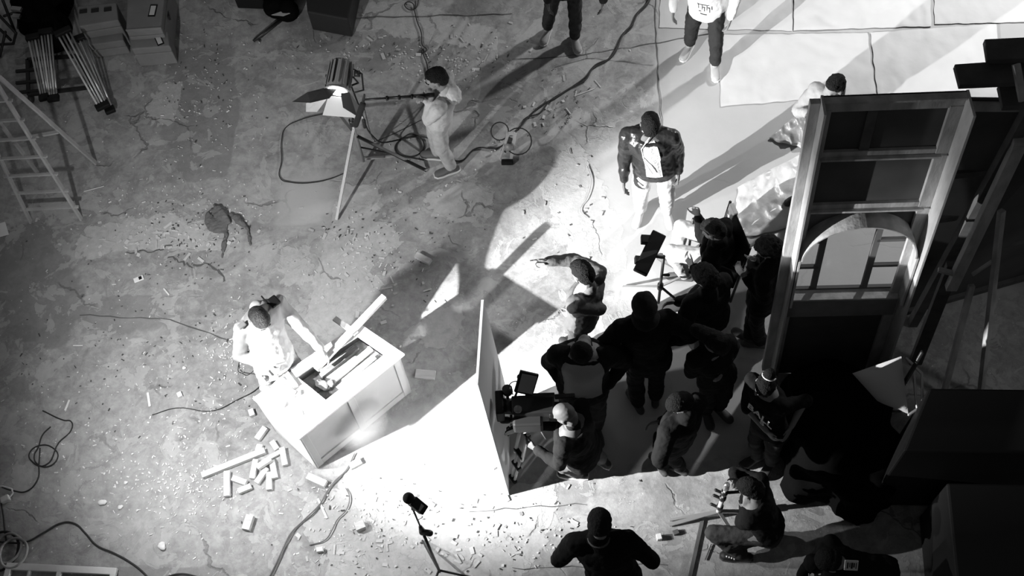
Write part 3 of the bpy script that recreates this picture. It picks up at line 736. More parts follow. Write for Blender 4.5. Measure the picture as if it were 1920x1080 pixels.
PEOPLE = []
def person(label, head, feet, face, hands=None, hip=None, look=None, h=1.75, sex='m', top=.3, pants=.1, shoe=.05, skinm=None, hair='short', hairmat=None,
           topkind='jacket', group=None, topm=None, pantm=None, shoem=None, elbow=None, knee=None, sleeves=1., curl=(.4, .4), pointing=None, hem=.10, bulk=1., detail=True,
           neck=None, sh_dir=None, sole=None, hipdrop=0., vox=.0085, collar=True, thumbs=None):
    s = h / 1.75; skinm = skinm or skin
    F = [P(*f) if len(f) == 2 else P(*f) for f in feet]
    mid = (F[0] + F[1]) / 2; fdir = P(*face) - mid if not isinstance(face, V) else face
    fdir = V((fdir.x, fdir.y, 0)).normalized(); rt = fdir.cross(V((0, 0, 1)))
    H = P(*head)
    hipc = P(*hip) if hip else V((mid.x, mid.y, (.93 - hipdrop) * s)).lerp(V((H.x, H.y, (.93 - hipdrop) * s)), .35)
    LK = (P(*look) - H).normalized() if look else (fdir + V((0, 0, -.25))).normalized()
    neckb = P(*neck) if neck else H - V((0, 0, .175 * s)) - fdir * .045 * s
    sp = (neckb - hipc)
    L_ = .52 * s
    if not neck and not hip: pass
    spd = sp.normalized(); neckb = hipc + spd * min(max(sp.length, L_ * .9), L_ * 1.06)
    sd = fdir if sh_dir is None else V((P(*sh_dir).x - neckb.x, P(*sh_dir).y - neckb.y, 0)).normalized()
    srt = sd.cross(V((0, 0, 1)))
    sfw = srt.cross(spd).normalized() * -1
    if sfw.dot(sd) < 0 and abs(spd.z) > .3: sfw = -sfw
    hf = rt.cross(spd).normalized()
    if hf.dot(fdir) < 0: hf = -hf
    g = .92 if sex == 'f' else 1.; b = bulk
    shw = .178 * s * g * (1 + (b - 1) * .5)
    SH = [neckb - spd * .055 * s + srt * shw * q for q in (1, -1)]
    # arms
    UA, FA = .285 * s, .255 * s
    if hands is None: hands = (None, None)
    EL = []; WR = []
    for i, q in enumerate((1, -1)):
        t = hands[i]
        if t is None: tgt = SH[i] + V((0, 0, -.50 * s)) + srt * q * .10 * s + sd * .06 * s
        else: tgt = P(*t) if not isinstance(t, V) else t
        hv = (srt * q * .6 - V((0, 0, 1)) * .8 - sd * .3) if (elbow is None or elbow[i] is None) else (P(*elbow[i]) - SH[i])
        if t is None: hv = srt * q - sd * .8
        e, w = ik(SH[i], tgt, UA, FA, hv); EL.append(e); WR.append(w)
    HJ = [hipc + rt * q * .095 * s for q in (1, -1)]
    KN = []; AN = []
    for i in (0, 1):
        a = F[i] + V((0, 0, .085 * s)) if F[i].z < .3 else F[i]
        hv = fdir * 1.0 + rt * (.15 if i == 0 else -.15) if (knee is None or knee[i] is None) else (P(*knee[i]) - HJ[i])
        k, a2 = ik(HJ[i], a, .43 * s, .42 * s, hv); KN.append(k); AN.append(a2)
    base = V((mid.x, mid.y, 0)); root = thing('person', base, label, 'person', group)
    def torso(mb, ex, lo=-.10, hi=.52, nb=True):
        e = ex; Wd = [(lo, .150, .108), (0, .160, .112), (.12, .145, .105), (.22, .142, .104), (.34, .165, .118), (.43, .172, .105), (.475, .130, .082), (.52, .062, .058)]
        rg = []
        for t, wx, wy in Wd:
            if t > hi + .001: break
            k = max(0, min(1, t / .34)); r_ = rt.lerp(srt, k).normalized(); f_ = hf.lerp(sfw, k).normalized()
            gg = g if t > .1 else 1.04 if sex == 'f' else 1.
            rg.append((hipc + spd * t * s * (sp.length and 1), r_ * (wx * s * gg * b + e), f_ * (wy * s * b + e)))
        mb.loft(rg, 20)
        for i in (0, 1): mb.cap(SH[i] + srt * (-.03 if i == 0 else .03) - spd * .01, SH[i], .062 * s * g + e, .055 * s * g + e)
    # --- body
    mb = MB(); torso(mb, 0)
    for i in (0, 1):
        mb.cap(SH[i], EL[i], .050 * s * g, .040 * s * g); mb.cap(EL[i], WR[i], .041 * s * g, .026 * s * g)
        mb.cap(HJ[i], KN[i], .082 * s, .055 * s); mb.cap(KN[i], AN[i], .055 * s, .036 * s)
        d = (WR[i] - EL[i]).normalized(); q = (1, -1)[i]
        if thumbs and thumbs[i]: th = P(*thumbs[i]) - WR[i]
        else: th = sd + V((0, 0, .3)) if abs(d.z) > .6 else V((0, 0, 1)) - srt * q * .3
        pn = -srt * q if abs(d.z) > .6 else -V((0, 0, 1))
        hand(mb, WR[i], d, pn, th, curl[i], s * .98 * g, point=(pointing == i))
    hM = frame(LK)
    mb.cap(neckb - spd * .03, H - hM @ V((0, .02, .05)) * s, .056 * s, .052 * s)
    f = head_mesh(mb, H, hM, s)
    o = obj('body', mb, skinm, root); remesh(o, vox, smooth=1)
    for q in (-1, 1):
        if not detail: break
        m1 = MB(); m1.ell(f(q * .031, .083, .010), (.013 * s, .008 * s, .008 * s), hM, 10, 6); obj('eye', m1, eye_k, root, smooth=True)
        m1 = MB(); m1.cap(f(q * .016, .096, .034), f(q * .046, .084, .036), .005, .004, 6); obj('eyebrow', m1, hairm, root, smooth=True)
    if detail: m1 = MB(); m1.cap(f(-.020, .0945, -.058), f(.020, .0945, -.058), .005, .005, 6); obj('mouth', m1, lip, root, smooth=True)
    # --- hair / hat
    hm = hairmat or hairm
    if hair in ('short', 'curly', 'long', 'bun', 'cropped'):
        t = {'short': .008, 'curly': .024, 'long': .016, 'bun': .010, 'cropped': .004}[hair]
        mb = MB()
        mb.ell(f(0, -.028, .046), ((.074 + t) * s, (.088 + t) * s, (.078 + t) * s), hM)
        mb.ell(f(0, -.048, -.002), ((.072 + t) * s, (.062 + t) * s, (.085 + t) * s), hM)
        if hair == 'curly': mb.ell(f(0, .015, .085), (.07 * s, .07 * s, .045 * s), hM)
        if hair == 'short': mb.ell(f(0, .022, .092), (.060 * s, .052 * s, .028 * s), hM)
        if hair == 'long': mb.cap(f(0, -.06, 0), f(0, -.085, -.17), .085 * s, .06 * s); mb.ell(f(0, .02, .09), (.07 * s, .06 * s, .03 * s), hM)
        if hair == 'bun': mb.cap(f(0, -.11, .04), f(0, -.17, .06), .045 * s, .05 * s)
        o = obj('hair', mb, hm, root); remesh(o, .008, {'curly': .03, 'cropped': .004}.get(hair, .014), .03, 2)
    elif hair in ('cap', 'beanie'):
        mb = MB(); mb.ell(f(0, -.012, .050), (.090 * s, .112 * s, .084 * s), hM)
        if hair == 'cap': mb.ell(f(0, .125, .045), (.066 * s, .065 * s, .012 * s), hM)
        else: mb.ell(f(0, -.03, .01), (.088 * s, .095 * s, .07 * s), hM)
        o = obj(hair if hair == 'beanie' else 'cap', mb, hm, root); remesh(o, .008, .008, .04, 1)
    elif hair == 'hood':
        mb = MB(); mb.ell(f(0, -.030, .022), (.100 * s, .118 * s, .118 * s), hM); mb.ell(f(0, -.045, -.10), (.115 * s, .115 * s, .09 * s), hM)
        o = obj('hood', mb, hm, root); remesh(o, .010, .02, .06, 2)
    elif hair == 'bald': pass
    # --- trousers
    pm = pantm or mat('trousers_%03d' % round(pants * 1000), pants, .9, bump=.3, bscale=25, var=.12, vscale=9, spec=.15)
    mb = MB(); torso(mb, .008, -.11, .13)
    for i in (0, 1):
        mb.cap(HJ[i] - spd * .01, KN[i], .088 * s * b, .072 * s * b); e = AN[i].lerp(KN[i], .10)
        mb.cap(KN[i], e, .072 * s * b, .062 * s)
    o = obj('trousers', mb, pm, root); remesh(o, .011, .028, .09, 3)
    # --- shoes
    sm_ = shoem or mat('shoe_%03d' % round(shoe * 1000), shoe, .6)
    for i in (0, 1):
        q = (1, -1)[i]; d = (fdir + rt * q * .25).normalized(); z = F[i].z
        a = AN[i]; flat_ = F[i].z < .3
        base_ = V((a.x, a.y, .05 if flat_ else a.z - .03)); mb = MB(); x_ = d.cross(V((0, 0, 1)))
        mb.loft([(base_ - d * .085 * s, x_ * .02, V((0, 0, .025))), (base_ - d * .06 * s, x_ * .036, V((0, 0, .042))), (base_ + d * .04 * s, x_ * .040, V((0, 0, .042))), (base_ + d * .11 * s + V((0, 0, -.008)), x_ * .047, V((0, 0, .034))), (base_ + d * .165 * s + V((0, 0, -.014)), x_ * .042, V((0, 0, .028))), (base_ + d * .19 * s + V((0, 0, -.018)), x_ * .02, V((0, 0, .016)))], 14)
        mb.cap(base_ + V((0, 0, .02)) - d * .02, a, .040, .046)
        o = obj('shoe', mb, sm_, root); remesh(o, .009, smooth=1)
        if sole is not None:
            m1 = MB(); w3 = base_ - V((0, 0, .038))
            m1.loft([(w3 - d * .095 * s + V((0, 0, .0)), x_ * .02, d * .01), ], 3) if 0 else None
            pr = [(-.09, .028), (-.05, .040), (.04, .042), (.11, .050), (.17, .044), (.198, .02)]
            lft = [w3 + d * a_ * s + x_ * w_ for a_, w_ in pr] + [w3 + d * a_ * s - x_ * w_ for a_, w_ in reversed(pr)]
            m1.slab([(p.x, p.y) for p in lft], w3.z - .010, w3.z + .014); obj('sole', m1, mat('sole_%02d' % int(sole * 100), sole, .6), o, bev=.004)
    # --- top garment
    tm = topm or mat('top_%03d' % round(top * 1000), top, .9, bump=.35, bscale=22, var=.1, vscale=7, spec=.12)
    ex = {'jacket': .030, 'sweater': .020, 'shirt': .024, 'leather': .026, 'coat': .034}[topkind]
    mb = MB(); torso(mb, ex, -hem if hem > .02 else -.02, .50)
    for i in (0, 1):
        mb.cap(SH[i], EL[i], (.052 * s * g + ex * .9) * b ** .5, .044 * s * g + ex * .8); e = EL[i].lerp(WR[i], .93 * sleeves if sleeves < 1 else .93)
        mb.cap(EL[i], e, .045 * s * g + ex * .8, .030 * s * g + ex * .55)
    if hair == 'hood' or topkind in ('jacket', 'coat', 'leather') and collar: (mb.cap(neckb - spd * .04 - sfw * .03, neckb + spd * (.03 if detail else .075) - sfw * .028, .084 * s, .076 * s), mb.cap(SH[0] + spd * .02 - srt * .04, SH[1] + spd * .02 + srt * .04, .075 * s, .075 * s))
    if topkind == 'sweater': mb.cap(neckb - spd * .04 - sfw * .02, neckb + spd * .02 - sfw * .02, .072 * s, .064 * s)
    nm = {'jacket': 'jacket', 'sweater': 'sweater', 'shirt': 'shirt', 'leather': 'leather_jacket', 'coat': 'coat'}[topkind]
    o = obj(nm, mb, tm, root); remesh(o, .010, {'leather': .022, 'coat': .03}.get(topkind, .028), .07 if topkind == 'leather' else .10, 3)
    J = dict(H=H, hM=hM, f=f, SH=SH, EL=EL, WR=WR, hip=hipc, neck=neckb, sp=spd, rt=rt, fd=fdir, srt=srt, sfw=sfw, root=root, s=s, KN=KN, AN=AN, top=o, ex=ex, b=b)
    PEOPLE.append(J); return J

def patch(J, name, m, u0, u1, v0, v1, side=1, off=.004, wx=.165, wy=.118, n=8):
    """panel of cloth following the chest (side 1) or back (-1); u across -1..1, v metres up the spine from the hips"""
    mb = MB(); W_ = []
    dg = bpy.context.evaluated_depsgraph_get(); dg.update()
    o = J['top']; ob = origin(o.parent)
    for j in range(n + 1):
        for i in range(n + 1):
            u = u0 + (u1 - u0) * i / n; v = v0 + (v1 - v0) * j / n; a = u * PI / 2
            c = J['hip'] + J['sp'] * v; r = J['srt']; f = J['sfw'] * side
            d = (r * math.sin(a) + f * math.cos(a)).normalized()
            ok, loc, nrm, _ = o.ray_cast(c + d * .6 - ob, -d)
            p = (loc + ob if ok else c + r * math.sin(a) * wx + f * math.cos(a) * wy) + d * off
            W_.append((p, p - d * .012))
    m1 = n + 1
    fs = [(j * m1 + i, j * m1 + i + 1, (j + 1) * m1 + i + 1, (j + 1) * m1 + i) for j in range(n) for i in range(n)]
    mb.add([w[0] for w in W_], fs); mb.add([w[1] for w in W_], [tuple(reversed(f)) for f in fs])
    k0 = m1 * m1
    rim = [i for i in range(m1)] + [m1 * j + n for j in range(1, m1)] + [m1 * n + i for i in range(n - 1, -1, -1)] + [m1 * j for j in range(n - 1, 0, -1)]
    ft = []
    for a, b in zip(rim, rim[1:] + rim[:1]): ft.append((a, b, b + k0, a + k0))
    mb.f += ft
    return obj(name, mb, m, J['root'], smooth=True)

offw = mat('off_white_cloth', .40, .9, bump=.3, bscale=20, spec=.1) #mat('off_white_cloth', .72, .9, bump=.3, bscale=20, spec=.1)
leather = mat('black_leather', .02, .33, bump=.5, bscale=16, spec=.6)
# 1 the man in white at the workbench
J = person('person in white long-sleeved top bending over the workbench, hands on the timber', (487, 597, 1.40), [(505, 742), (560, 722)], (640, 860),
           hands=((500, 688, .97), (603, 655, .93)), hip=(512, 668, .92), look=(540, 680, .85), neck=(485, 586, 1.32), topm=offw, pantm=offw, topkind='sweater', hair='cropped', hairmat=hair_g,
           elbow=((446, 668, 1.0), (572, 622, 1.05)), curl=(.9, .45), shoe=.3, h=1.78, hem=.12, bulk=1.08)
m_ = MB(); c = J['SH'][1] + V((0, 0, .085)) + J['sfw'] * .02; m_.box(c + J['srt'] * .03, (.10, .085, .03), frame(J['srt'])); o = obj('shoulder_pad', m_, black, J['root'], bev=.012)
m_ = MB(); m_.box(J['SH'][0] + J['sp'] * .078 + J['sfw'] * .06, (.05, .07, .02), frame(J['srt'])); obj('shoulder_patch', m_, mat('mid_grey', .22), J['root'], bev=.008)
m_ = MB(); a = J['neck'] + J['srt'] * -.085 + J['sp'] * .05; m_.box(a, (.10, .012, .02), frame(J['srt'])); obj('strap', m_, black, J['root'], bev=.003)
# 2 boom operator
J = person('person in pale hooded sweatshirt and light jeans holding the microphone pole', (818, 148, 1.60), [(822, 296), (848, 322)], (560, 330),
           hands=((797, 186, 1.42), (806, 190, 1.38)), look=(690, 200, 1.35), top=.50, pants=.42, shoe=.12, sole=.7, topkind='sweater', h=1.72, hem=.13, curl=(.8, .8), bulk=1.05,
           sh_dir=(620, 300), elbow=((800, 232, 1.1), (835, 262, 1.05)))
m_ = MB(); m_.cap(J['neck'] - J['sfw'] * .08, J['neck'] - J['sfw'] * .10 - V((0, 0, .06)), .085, .07); o = obj('hood', m_, mat('top_620', .62), J['root']); remesh(o, .01, .03, .05)
# 3 man in dark jeans top
J = person('person in dark jeans with upper body cut off by the top edge', (1080, -95, 1.62), [(1026, 62), (1078, 78)], (1040, 400), top=.03, pants=.035, shoe=.30, sole=.5, topkind='jacket', hair='short', vox=.012)
# 4 man in printed white shirt
J = person('person in printed white shirt and black jeans at the top edge, right of the cables', (1328, -72, 1.64), [(1292, 92), (1340, 128)], (1250, 420), top=.78, pants=.035, shoe=.45, sole=.75, topkind='shirt', bulk=1.08, hem=.13, vox=.012,
           knee=None)
pr_ = mat('print_ink', .05, .8)
for u, v, w_, h_ in ((-.34, .10, .03, .05), (-.24, .12, .10, .012), (-.24, .06, .03, .06), (-.12, .09, .03, .08), (-.02, .13, .12, .012), (0.0, .07, .03, .06), (.10, .10, .03, .07), (.16, .06, .10, .012), (.26, .11, .03, .06), (-.2, .17, .5, .010), (-.1, .02, .3, .012), (.3, .16, .03, .03)):
    patch(J, 'shirt_print', pr_, u, u + w_, v, v + h_, n=3, off=.003)
# 5 leather jacket
J = person('person in black leather jacket, open scarf and cream trousers looking down, in the brightest light', (1219, 234, 1.62), [(1200, 402), (1250, 404)], (1215, 700),
           hands=((1170, 338, .86), (1272, 322, .86)), look=(1213, 420, .7), topm=leather, pants=.62, shoe=.55, topkind='leather', h=1.78, hem=.10, bulk=1.14, skinm=skin_d,
           elbow=((1160, 260, 1.1), (1284, 250, 1.1)))
patch(J, 'scarf', mat('knit_scarf', .50, .9, bump=.6, bscale=40), -.32, .26, .02, .50, n=10, off=.012)
m_ = MB(); m_.tube([J['f'](-.07, .02, -.03), J['neck'] + J['sfw'] * .15 + J['srt'] * .07 - J['sp'] * .05, J['hip'] + J['sp'] * .28 + J['sfw'] * .185 + J['srt'] * .05, J['hip'] + J['sp'] * .12 + J['sfw'] * .19 - J['srt'] * .0], .005, 6)
obj('earphone_cable', m_, white, J['root'], smooth=True)
m_ = MB(); m_.box(J['hip'] - J['sp'] * .01 + J['fd'] * .142, (.10, .02, .035), frame(J['fd'])); obj('belt', m_, black, J['root'], bev=.004)
# 6 head behind the flat
J = person('person behind the arched flat, only dark hair and one hand showing', (1563, 165, 1.66), [(1500, 372), (1535, 360)], (1300, 560), hands=((1516, 212, 1.35), None), top=.3, pants=.1, hair='short', detail=False, vox=.012, topkind='jacket')
# 8 pointing man
J = person('person in grey sweater with dark hair pointing an arm to the left', (1092, 512, 1.66), [(1075, 662), (1108, 690)], (900, 560),
           hands=((1024, 489, 1.42), (1078, 588, 1.10)), look=(960, 470, 1.0), top=.11, pants=.06, topkind='sweater', h=1.76, hem=.12, pointing=0, elbow=((1058, 486, 1.35), (1130, 585, 1.1)), bulk=1.05, detail=False)
# 9 man with pale shirt panel
J = person('person in dark jacket and cap with pale shirt front, head bowed beside the camera', (1093, 652, 1.60), [(1070, 800), (1118, 806)], (1085, 1100),
           hands=((1062, 726, 1.0), (1138, 726, 1.0)), look=(1090, 740, .8), top=.014, pants=.03, hair='cap', topkind='jacket', h=1.80, bulk=1.22, hem=.10, elbow=((1040, 690, 1.1), (1162, 690, 1.1)), detail=False)
patch(J, 'shirt_front', mat('pale_shirt', .40, .9, bump=.2), -.58, .58, .06, .60, n=12, off=.012)
# 10 dark man
J = person('person in black hooded coat seen from behind, standing right of the pale-fronted one', (1207, 572, 1.68), [(1228, 752), (1196, 765)], (1120, 420), hands=((1248, 640, 1.1), (1168, 655, 1.15)), top=.009, pants=.012, hair='hood', hairmat=mat('black_hood', .009, .95), topkind='coat', h=1.82, bulk=1.08, hem=.14, detail=False)
# 7 seated director
J = person('person seated in the folding chair in black top and pale trousers, one arm reaching out', (1338, 432, 1.22), [(1262, 500), (1285, 525)], (1150, 470), hip=(1352, 470, .52), hands=((1308, 405, .98), (1300, 500, .75)),
           look=(1240, 450, .8), top=.009, pantm=mat('pale_trousers', .45, .9, bump=.3, var=.1), shoe=.1, topkind='jacket', hair='short', hem=.08, elbow=((1330, 440, .8), (1330, 520, .8)), detail=False, bulk=1.1)
ch = thing('folding_chair', P(1352, 520), 'black folding chair with a big fabric back under the seated person', 'chair')
hc = P(1352, 470, .52); bd = (V((J['fd'].x, J['fd'].y, 0))).normalized(); sdv = J['rt']
seatc = V((hc.x, hc.y, .37))
m_ = MB(); m_.box(seatc, (.50, .44, .03), frame(bd)); obj('seat', m_, clothblk, ch, bev=.01)
cA, cB = P(1370, 384, .98), P(1404, 464, .98); bu = (cB - cA).normalized(); bnm = V((bu.y, -bu.x, 0)); bnm = bnm if bnm.dot(bd) < 0 else -bnm
def bk(t, z): return cA.lerp(cB, t) - bnm * (.98 - z) * .12 + V((0, 0, z - .98))
m_ = MB(); q = [bk(0, .42), bk(1, .42), bk(1, .98), bk(0, .98)]; m_.hexa([q[0], q[1], q[1] + bnm * .02, q[0] + bnm * .02], [q[3], q[2], q[2] + bnm * .02, q[3] + bnm * .02]); obj('backrest', m_, mat('chair_canvas', .02, .9), ch, bev=.008)
m_ = MB(); q = [bk(-.02, .78), bk(.24, .80), bk(.24, .995), bk(-.02, .995)]; f_ = -bnm * .012; g_ = bnm * .032; m_.hexa([q[0] + f_, q[1] + f_, q[1] + g_, q[0] + g_], [q[3] + f_, q[2] + f_, q[2] + g_, q[3] + g_]); obj('hanging_towel', m_, mat('pale_towel', .7), ch, bev=.008)
for t_ in (0, 1):
    e_ = bk(t_, .40); e_ = V((e_.x, e_.y, .40)); sgn_ = bu * (-.02 if t_ == 0 else .02)
    m_ = MB(); m_.cyl(V((e_.x, e_.y, .02)) + sgn_, bk(t_, 1.0) + sgn_, .013); obj('back_post', m_, blackmetal, ch, smooth=True)
    fr_p = V((seatc.x, seatc.y, .36)) + bd * .20 + bu * (-.22 if t_ == 0 else .22)
    m_ = MB(); m_.beam(e_ + V((0, 0, .22)) + sgn_, fr_p + V((0, 0, .26)), .04, .025); obj('armrest', m_, blackmetal, ch)
    m_ = MB(); m_.cyl(fr_p + V((0, 0, .26)), V((fr_p.x, fr_p.y, 0)), .013); obj('leg', m_, blackmetal, ch, smooth=True)
    m_ = MB(); m_.cyl(fr_p, V((e_.x, e_.y, .05)) + sgn_, .011); obj('seat_rail', m_, blackmetal, ch, smooth=True)
# 11 by the flat
J = person('person in black with bushy hair, hand at the mouth, beside the arched flat', (1440, 466, 1.55), [(1402, 640), (1425, 650)], (1180, 560), hands=((1412, 488, 1.38), (1398, 520, 1.2)), look=(1330, 500, 1.2), top=.009, pants=.012, hair='curly', topkind='jacket', bulk=1.0, h=1.68, detail=False,
           elbow=((1390, 530, 1.0), (1402, 545, 1.0)))
# 12 in front of the seated one
J = person('person in black with thick hair standing below the seated person', (1322, 520, 1.56), [(1310, 668), (1340, 680)], (1180, 520), hands=((1268, 566, 1.12), (1290, 600, 1.05)), look=(1240, 520, 1.2), top=.010, pants=.012, hair='curly', topkind='jacket', h=1.68, bulk=1.1, detail=False)
# 13
J = person('person in black with long dark hair holding a small handset', (1342, 644, 1.56), [(1322, 776), (1345, 770)], (1420, 900), hands=((1348, 684, 1.15), (1356, 694, 1.12)), look=(1352, 700, 1.1), top=.010, pants=.012, hair='long', topkind='jacket', h=1.66, sex='f', detail=False, vox=.012)
m_ = MB(); m_.box(P(1352, 683, 1.2), (.035, .07, .01), frame(V((.3, -1, .3)))); o = obj('pocket_screen', m_, mat('dim_screen', .3, .3), bev=.003); tag(o, 'small dim handset held by the long-haired person', 'handset')
# 14 bald man in jeans
J = person('person with shaved head in dark top and faded jeans working at the tripod', (1060, 776, 1.52), [(1130, 868), (1085, 893)], (905, 800), hands=((1012, 800, 1.15), (1005, 842, .95)), look=(985, 790, 1.2), top=.016, pants=.14, shoe=.03, sole=.7, hair='bald', topkind='sweater', skinm=skin_d, hem=.11, h=1.74, bulk=1.15, detail=False,
           hip=(1092, 842, .86), elbow=((1020, 815, 1.0), (1040, 870, .95)))
# 15
J = person('person in long dark coat with short hair standing apart in the board shadow', (1276, 756, 1.56), [(1240, 882), (1275, 884)], (1120, 760), hands=((1238, 790, 1.1), (1235, 815, 1.05)), look=(1230, 800, 1.2), top=.014, pants=.012, hair='short', topkind='coat', h=1.68, hem=.2, detail=False, skinm=skin_d)
# 16 woman in printed t-shirt
J = person('person in black printed T-shirt with tied-back hair and pale band, one hand spread', (1436, 722, 1.50), [(1418, 862), (1445, 872)], (1330, 960), hands=((1437, 808, 1.0), (1484, 800, 1.02)), look=(1405, 800, 1.1), top=.010, pants=.03, hair='bun', topkind='shirt', h=1.66, sex='f', sleeves=.1, curl=(.4, .05), elbow=((1415, 790, 1.0), (1500, 770, 1.1)), detail=True)
f = J['f']; m_ = MB(); m_.tube([f(.055 * math.cos(a), -.135 + .0, .05 + .055 * math.sin(a)) for a in [i * PI / 8 for i in range(9)]], .006, 6); obj('hair_band', m_, white, J['root'], smooth=True)
def text_mesh(name, s, size, M4, m, parent=None, depth=.002):
    cu = bpy.data.curves.new(name, 'FONT'); cu.body = s; cu.size = size; cu.extrude = depth; cu.align_x = 'CENTER'; cu.align_y = 'CENTER'; cu.offset = .0015
    tmp = bpy.data.objects.new(name, cu); COL.objects.link(tmp); dg = bpy.context.evaluated_depsgraph_get(); dg.update()
    me = bpy.data.meshes.new_from_object(tmp.evaluated_get(dg)); bpy.data.objects.remove(tmp); me.transform(M4); me.materials.clear(); me.materials.append(m)
    mb = MB(); mb.v = [v.co.copy() for v in me.vertices]; mb.f = [tuple(p.vertices) for p in me.polygons]; return obj(name, mb, m, parent)
ink = mat('white_lettering', .75, .8)
def on_chest(J, s, size, v, u=0, dz=.03):
    c = J['hip'] + J['sp'] * v; n_ = (J['sfw']).normalized(); x = -J['srt'] * -1; x = J['srt'] * -1
    c = c + n_ * .5 + x * u; ob = origin(J['top'].parent); ok, loc, nr, _ = J['top'].ray_cast(c - ob, -n_)
    c = (loc + ob if ok else c - n_ * .37) + n_ * dz
    y = n_.cross(x).normalized(); M4 = Matrix.Translation(c) @ Matrix((x, y, n_)).transposed().to_4x4()
    return text_mesh('shirt_lettering', s, size, M4, ink, J['root'])
on_chest(J, 'BALL', .12, .32, .05, .02); on_chest(J, 'S', .10, .20, .05, .02)
# 17 crouching man
J = person('person crouching at the spare stand, dark top, grey trousers, striped shoe', (1408, 918, .98), [(1440, 1010), (1392, 1046)], (1200, 960), hip=(1440, 985, .40), hands=((1380, 900, .80), (1398, 955, .75)), look=(1360, 920, .7), top=.010, pants=.05, shoe=.012, sole=.05, hair='short', topkind='sweater', hem=.06,
           detail=False, knee=((1400, 960, .6), (1385, 975, .6)), h=1.74)
for k in range(4):
    a = J['AN'][1] + J['fd'] * (.06 + .022 * k) - J['rt'] * .05; m_ = MB(); m_.beam(V((a.x, a.y, .03)), V((a.x - .008, a.y, .075)), .010, .012); obj('shoe_stripe', m_, white, J['root'])
# 18 hooded man bottom
J = person('person in black jacket and knitted hat seen from behind at the bottom edge', (1124, 984, 1.64), [(1180, 1150), (1140, 1150)], (1130, 700), hands=((1168, 1010, 1.25), (1098, 1010, 1.25)), look=(1120, 800, .8), top=.008, pants=.012, hair='beanie', hairmat=mat('knit_black', .008, .95, bump=.6, bscale=60), topkind='jacket', h=1.78, bulk=1.15, detail=False)
m_ = MB(); m_.tube([J['neck'] + J['sp'] * .045 + J['srt'] * .075 * math.cos(a) + J['sfw'] * -.075 * math.sin(a) - J['sfw'] * .03 for a in [PI * i / 8 for i in range(9)]], .010, 6); obj('collar', m_, mat('grey_collar', .10), J['root'], smooth=True)
# 19 lower right corner
J = person('person in black with a pale label on the shoulder, bent low at the bottom edge', (1560, 1052, 1.1), [(1680, 1120), (1640, 1130)], (1450, 1080), hip=(1650, 1085, .85), hands=((1500, 1080, .6), (1520, 1100, .6)), look=(1500, 1090, .4), top=.008, pants=.010, hair='beanie', topkind='jacket', h=1.76, detail=False)
c = P(1596, 1060, 1.32); m_ = MB(); MM = frame(V((-1, -.25, .35)))
m_.box(c, (.10, .012, .075), frame(V((0.1, -.6, .8)), V((0, 1, 0)))); lb = obj('shoulder_label', m_, mat('label_white', .6, .6), J['root'])

for k in range(5): m_ = MB(); m_.box(c + frame(V((0.1, -.6, .8)), V((0, 1, 0))) @ V((-.035 + .016 * k, .007, .004 * (k % 2))), (.005 + .004 * (k % 3), .004, .045 - .012 * (k % 2)), frame(V((0.1, -.6, .8)), V((0, 1, 0)))); obj('label_mark', m_, black, lb)
# ---------------------------------------------------------------- EQUIPMENT
def part(root, name, fn, m, bev=0., smooth=False, label=None):
    mb = MB(); fn(mb); return obj(name, mb, m, root, bev=bev, smooth=smooth, label=label)
# fresnel lamp on a stand
b = P(683, 307)
ls = thing('light_stand', b, 'silver light stand with a long pale leg, under the lit fresnel lamp', 'light stand')
part(ls, 'mast', lambda q: (q.cyl(b + V((0, 0, .05)), b + V((0, 0, .75)), .018), q.cyl(b + V((0, 0, .7)), b + V((0, 0, 1.22)), .013)), steel, smooth=True)
part(ls, 'collar', lambda q: q.cyl(b + V((0, 0, .68)), b + V((0, 0, .76)), .030), blackmetal, smooth=True)
part(ls, 'leg', lambda q: q.beam(b + V((0, 0, .62)), P(631, 412, .015), .028, .016), mat('pale_metal', .42, .45, .1), label='long pale leg')
part(ls, 'leg', lambda q: q.beam(b + V((0, 0, .50)), P(800, 320, .015), .03, .018), blackmetal, label='black leg')
part(ls, 'leg', lambda q: q.beam(b + V((0, 0, .50)), P(628, 205, .015), .03, .018), steel)
part(ls, 'brace', lambda q: q.beam(b + V((0, 0, .12)), P(720, 295, .06), .02, .012), steel)
part(ls, 'brace', lambda q: q.beam(b + V((0, 0, .08)), P(742, 292, .03), .02, .012), mat('pale_metal', .42, .45, .1))
part(ls, 'brace', lambda q: q.beam(b + V((0, 0, .30)), P(795, 300, .05), .015, .010), blackmetal)
lc = b + V((0, 0, 1.40)); ax = V((-.10, -.96, -.22)).normalized(); lm3 = frame(ax)
fr = thing('fresnel_lamp', V((lc.x, lc.y, lc.z)), 'lit fresnel lamp with open barn doors on the light stand', 'lamp')
housing = mat('lamp_housing', .28, .45, .2)
L3 = lambda x, y, z: lc + lm3 @ V((x, y, z))
part(fr, 'housing', lambda q: q.loft([(L3(0, -.18, 0), lm3 @ V((.08, 0, 0)), lm3 @ V((0, 0, .08))), (L3(0, -.16, 0), lm3 @ V((.10, 0, 0)), lm3 @ V((0, 0, .10))), (L3(0, .10, 0), lm3 @ V((.11, 0, 0)), lm3 @ V((0, 0, .11))), (L3(0, .12, 0), lm3 @ V((.12, 0, 0)), lm3 @ V((0, 0, .12)))], 24), housing, smooth=False)
for k in range(14):
    a = 2 * PI * k / 14; part(fr, 'cooling_fin', lambda q: q.beam(L3(.112 * math.cos(a), -.16, .112 * math.sin(a)), L3(.118 * math.cos(a), .08, .118 * math.sin(a)), .006, .018), housing if k % 3 else blackmetal)
part(fr, 'lens', lambda q: q.ell(L3(0, .115, 0), (.095, .03, .095), lm3, 24, 10), mat('glowing_lens', .9, .4, emit=14.), smooth=True)
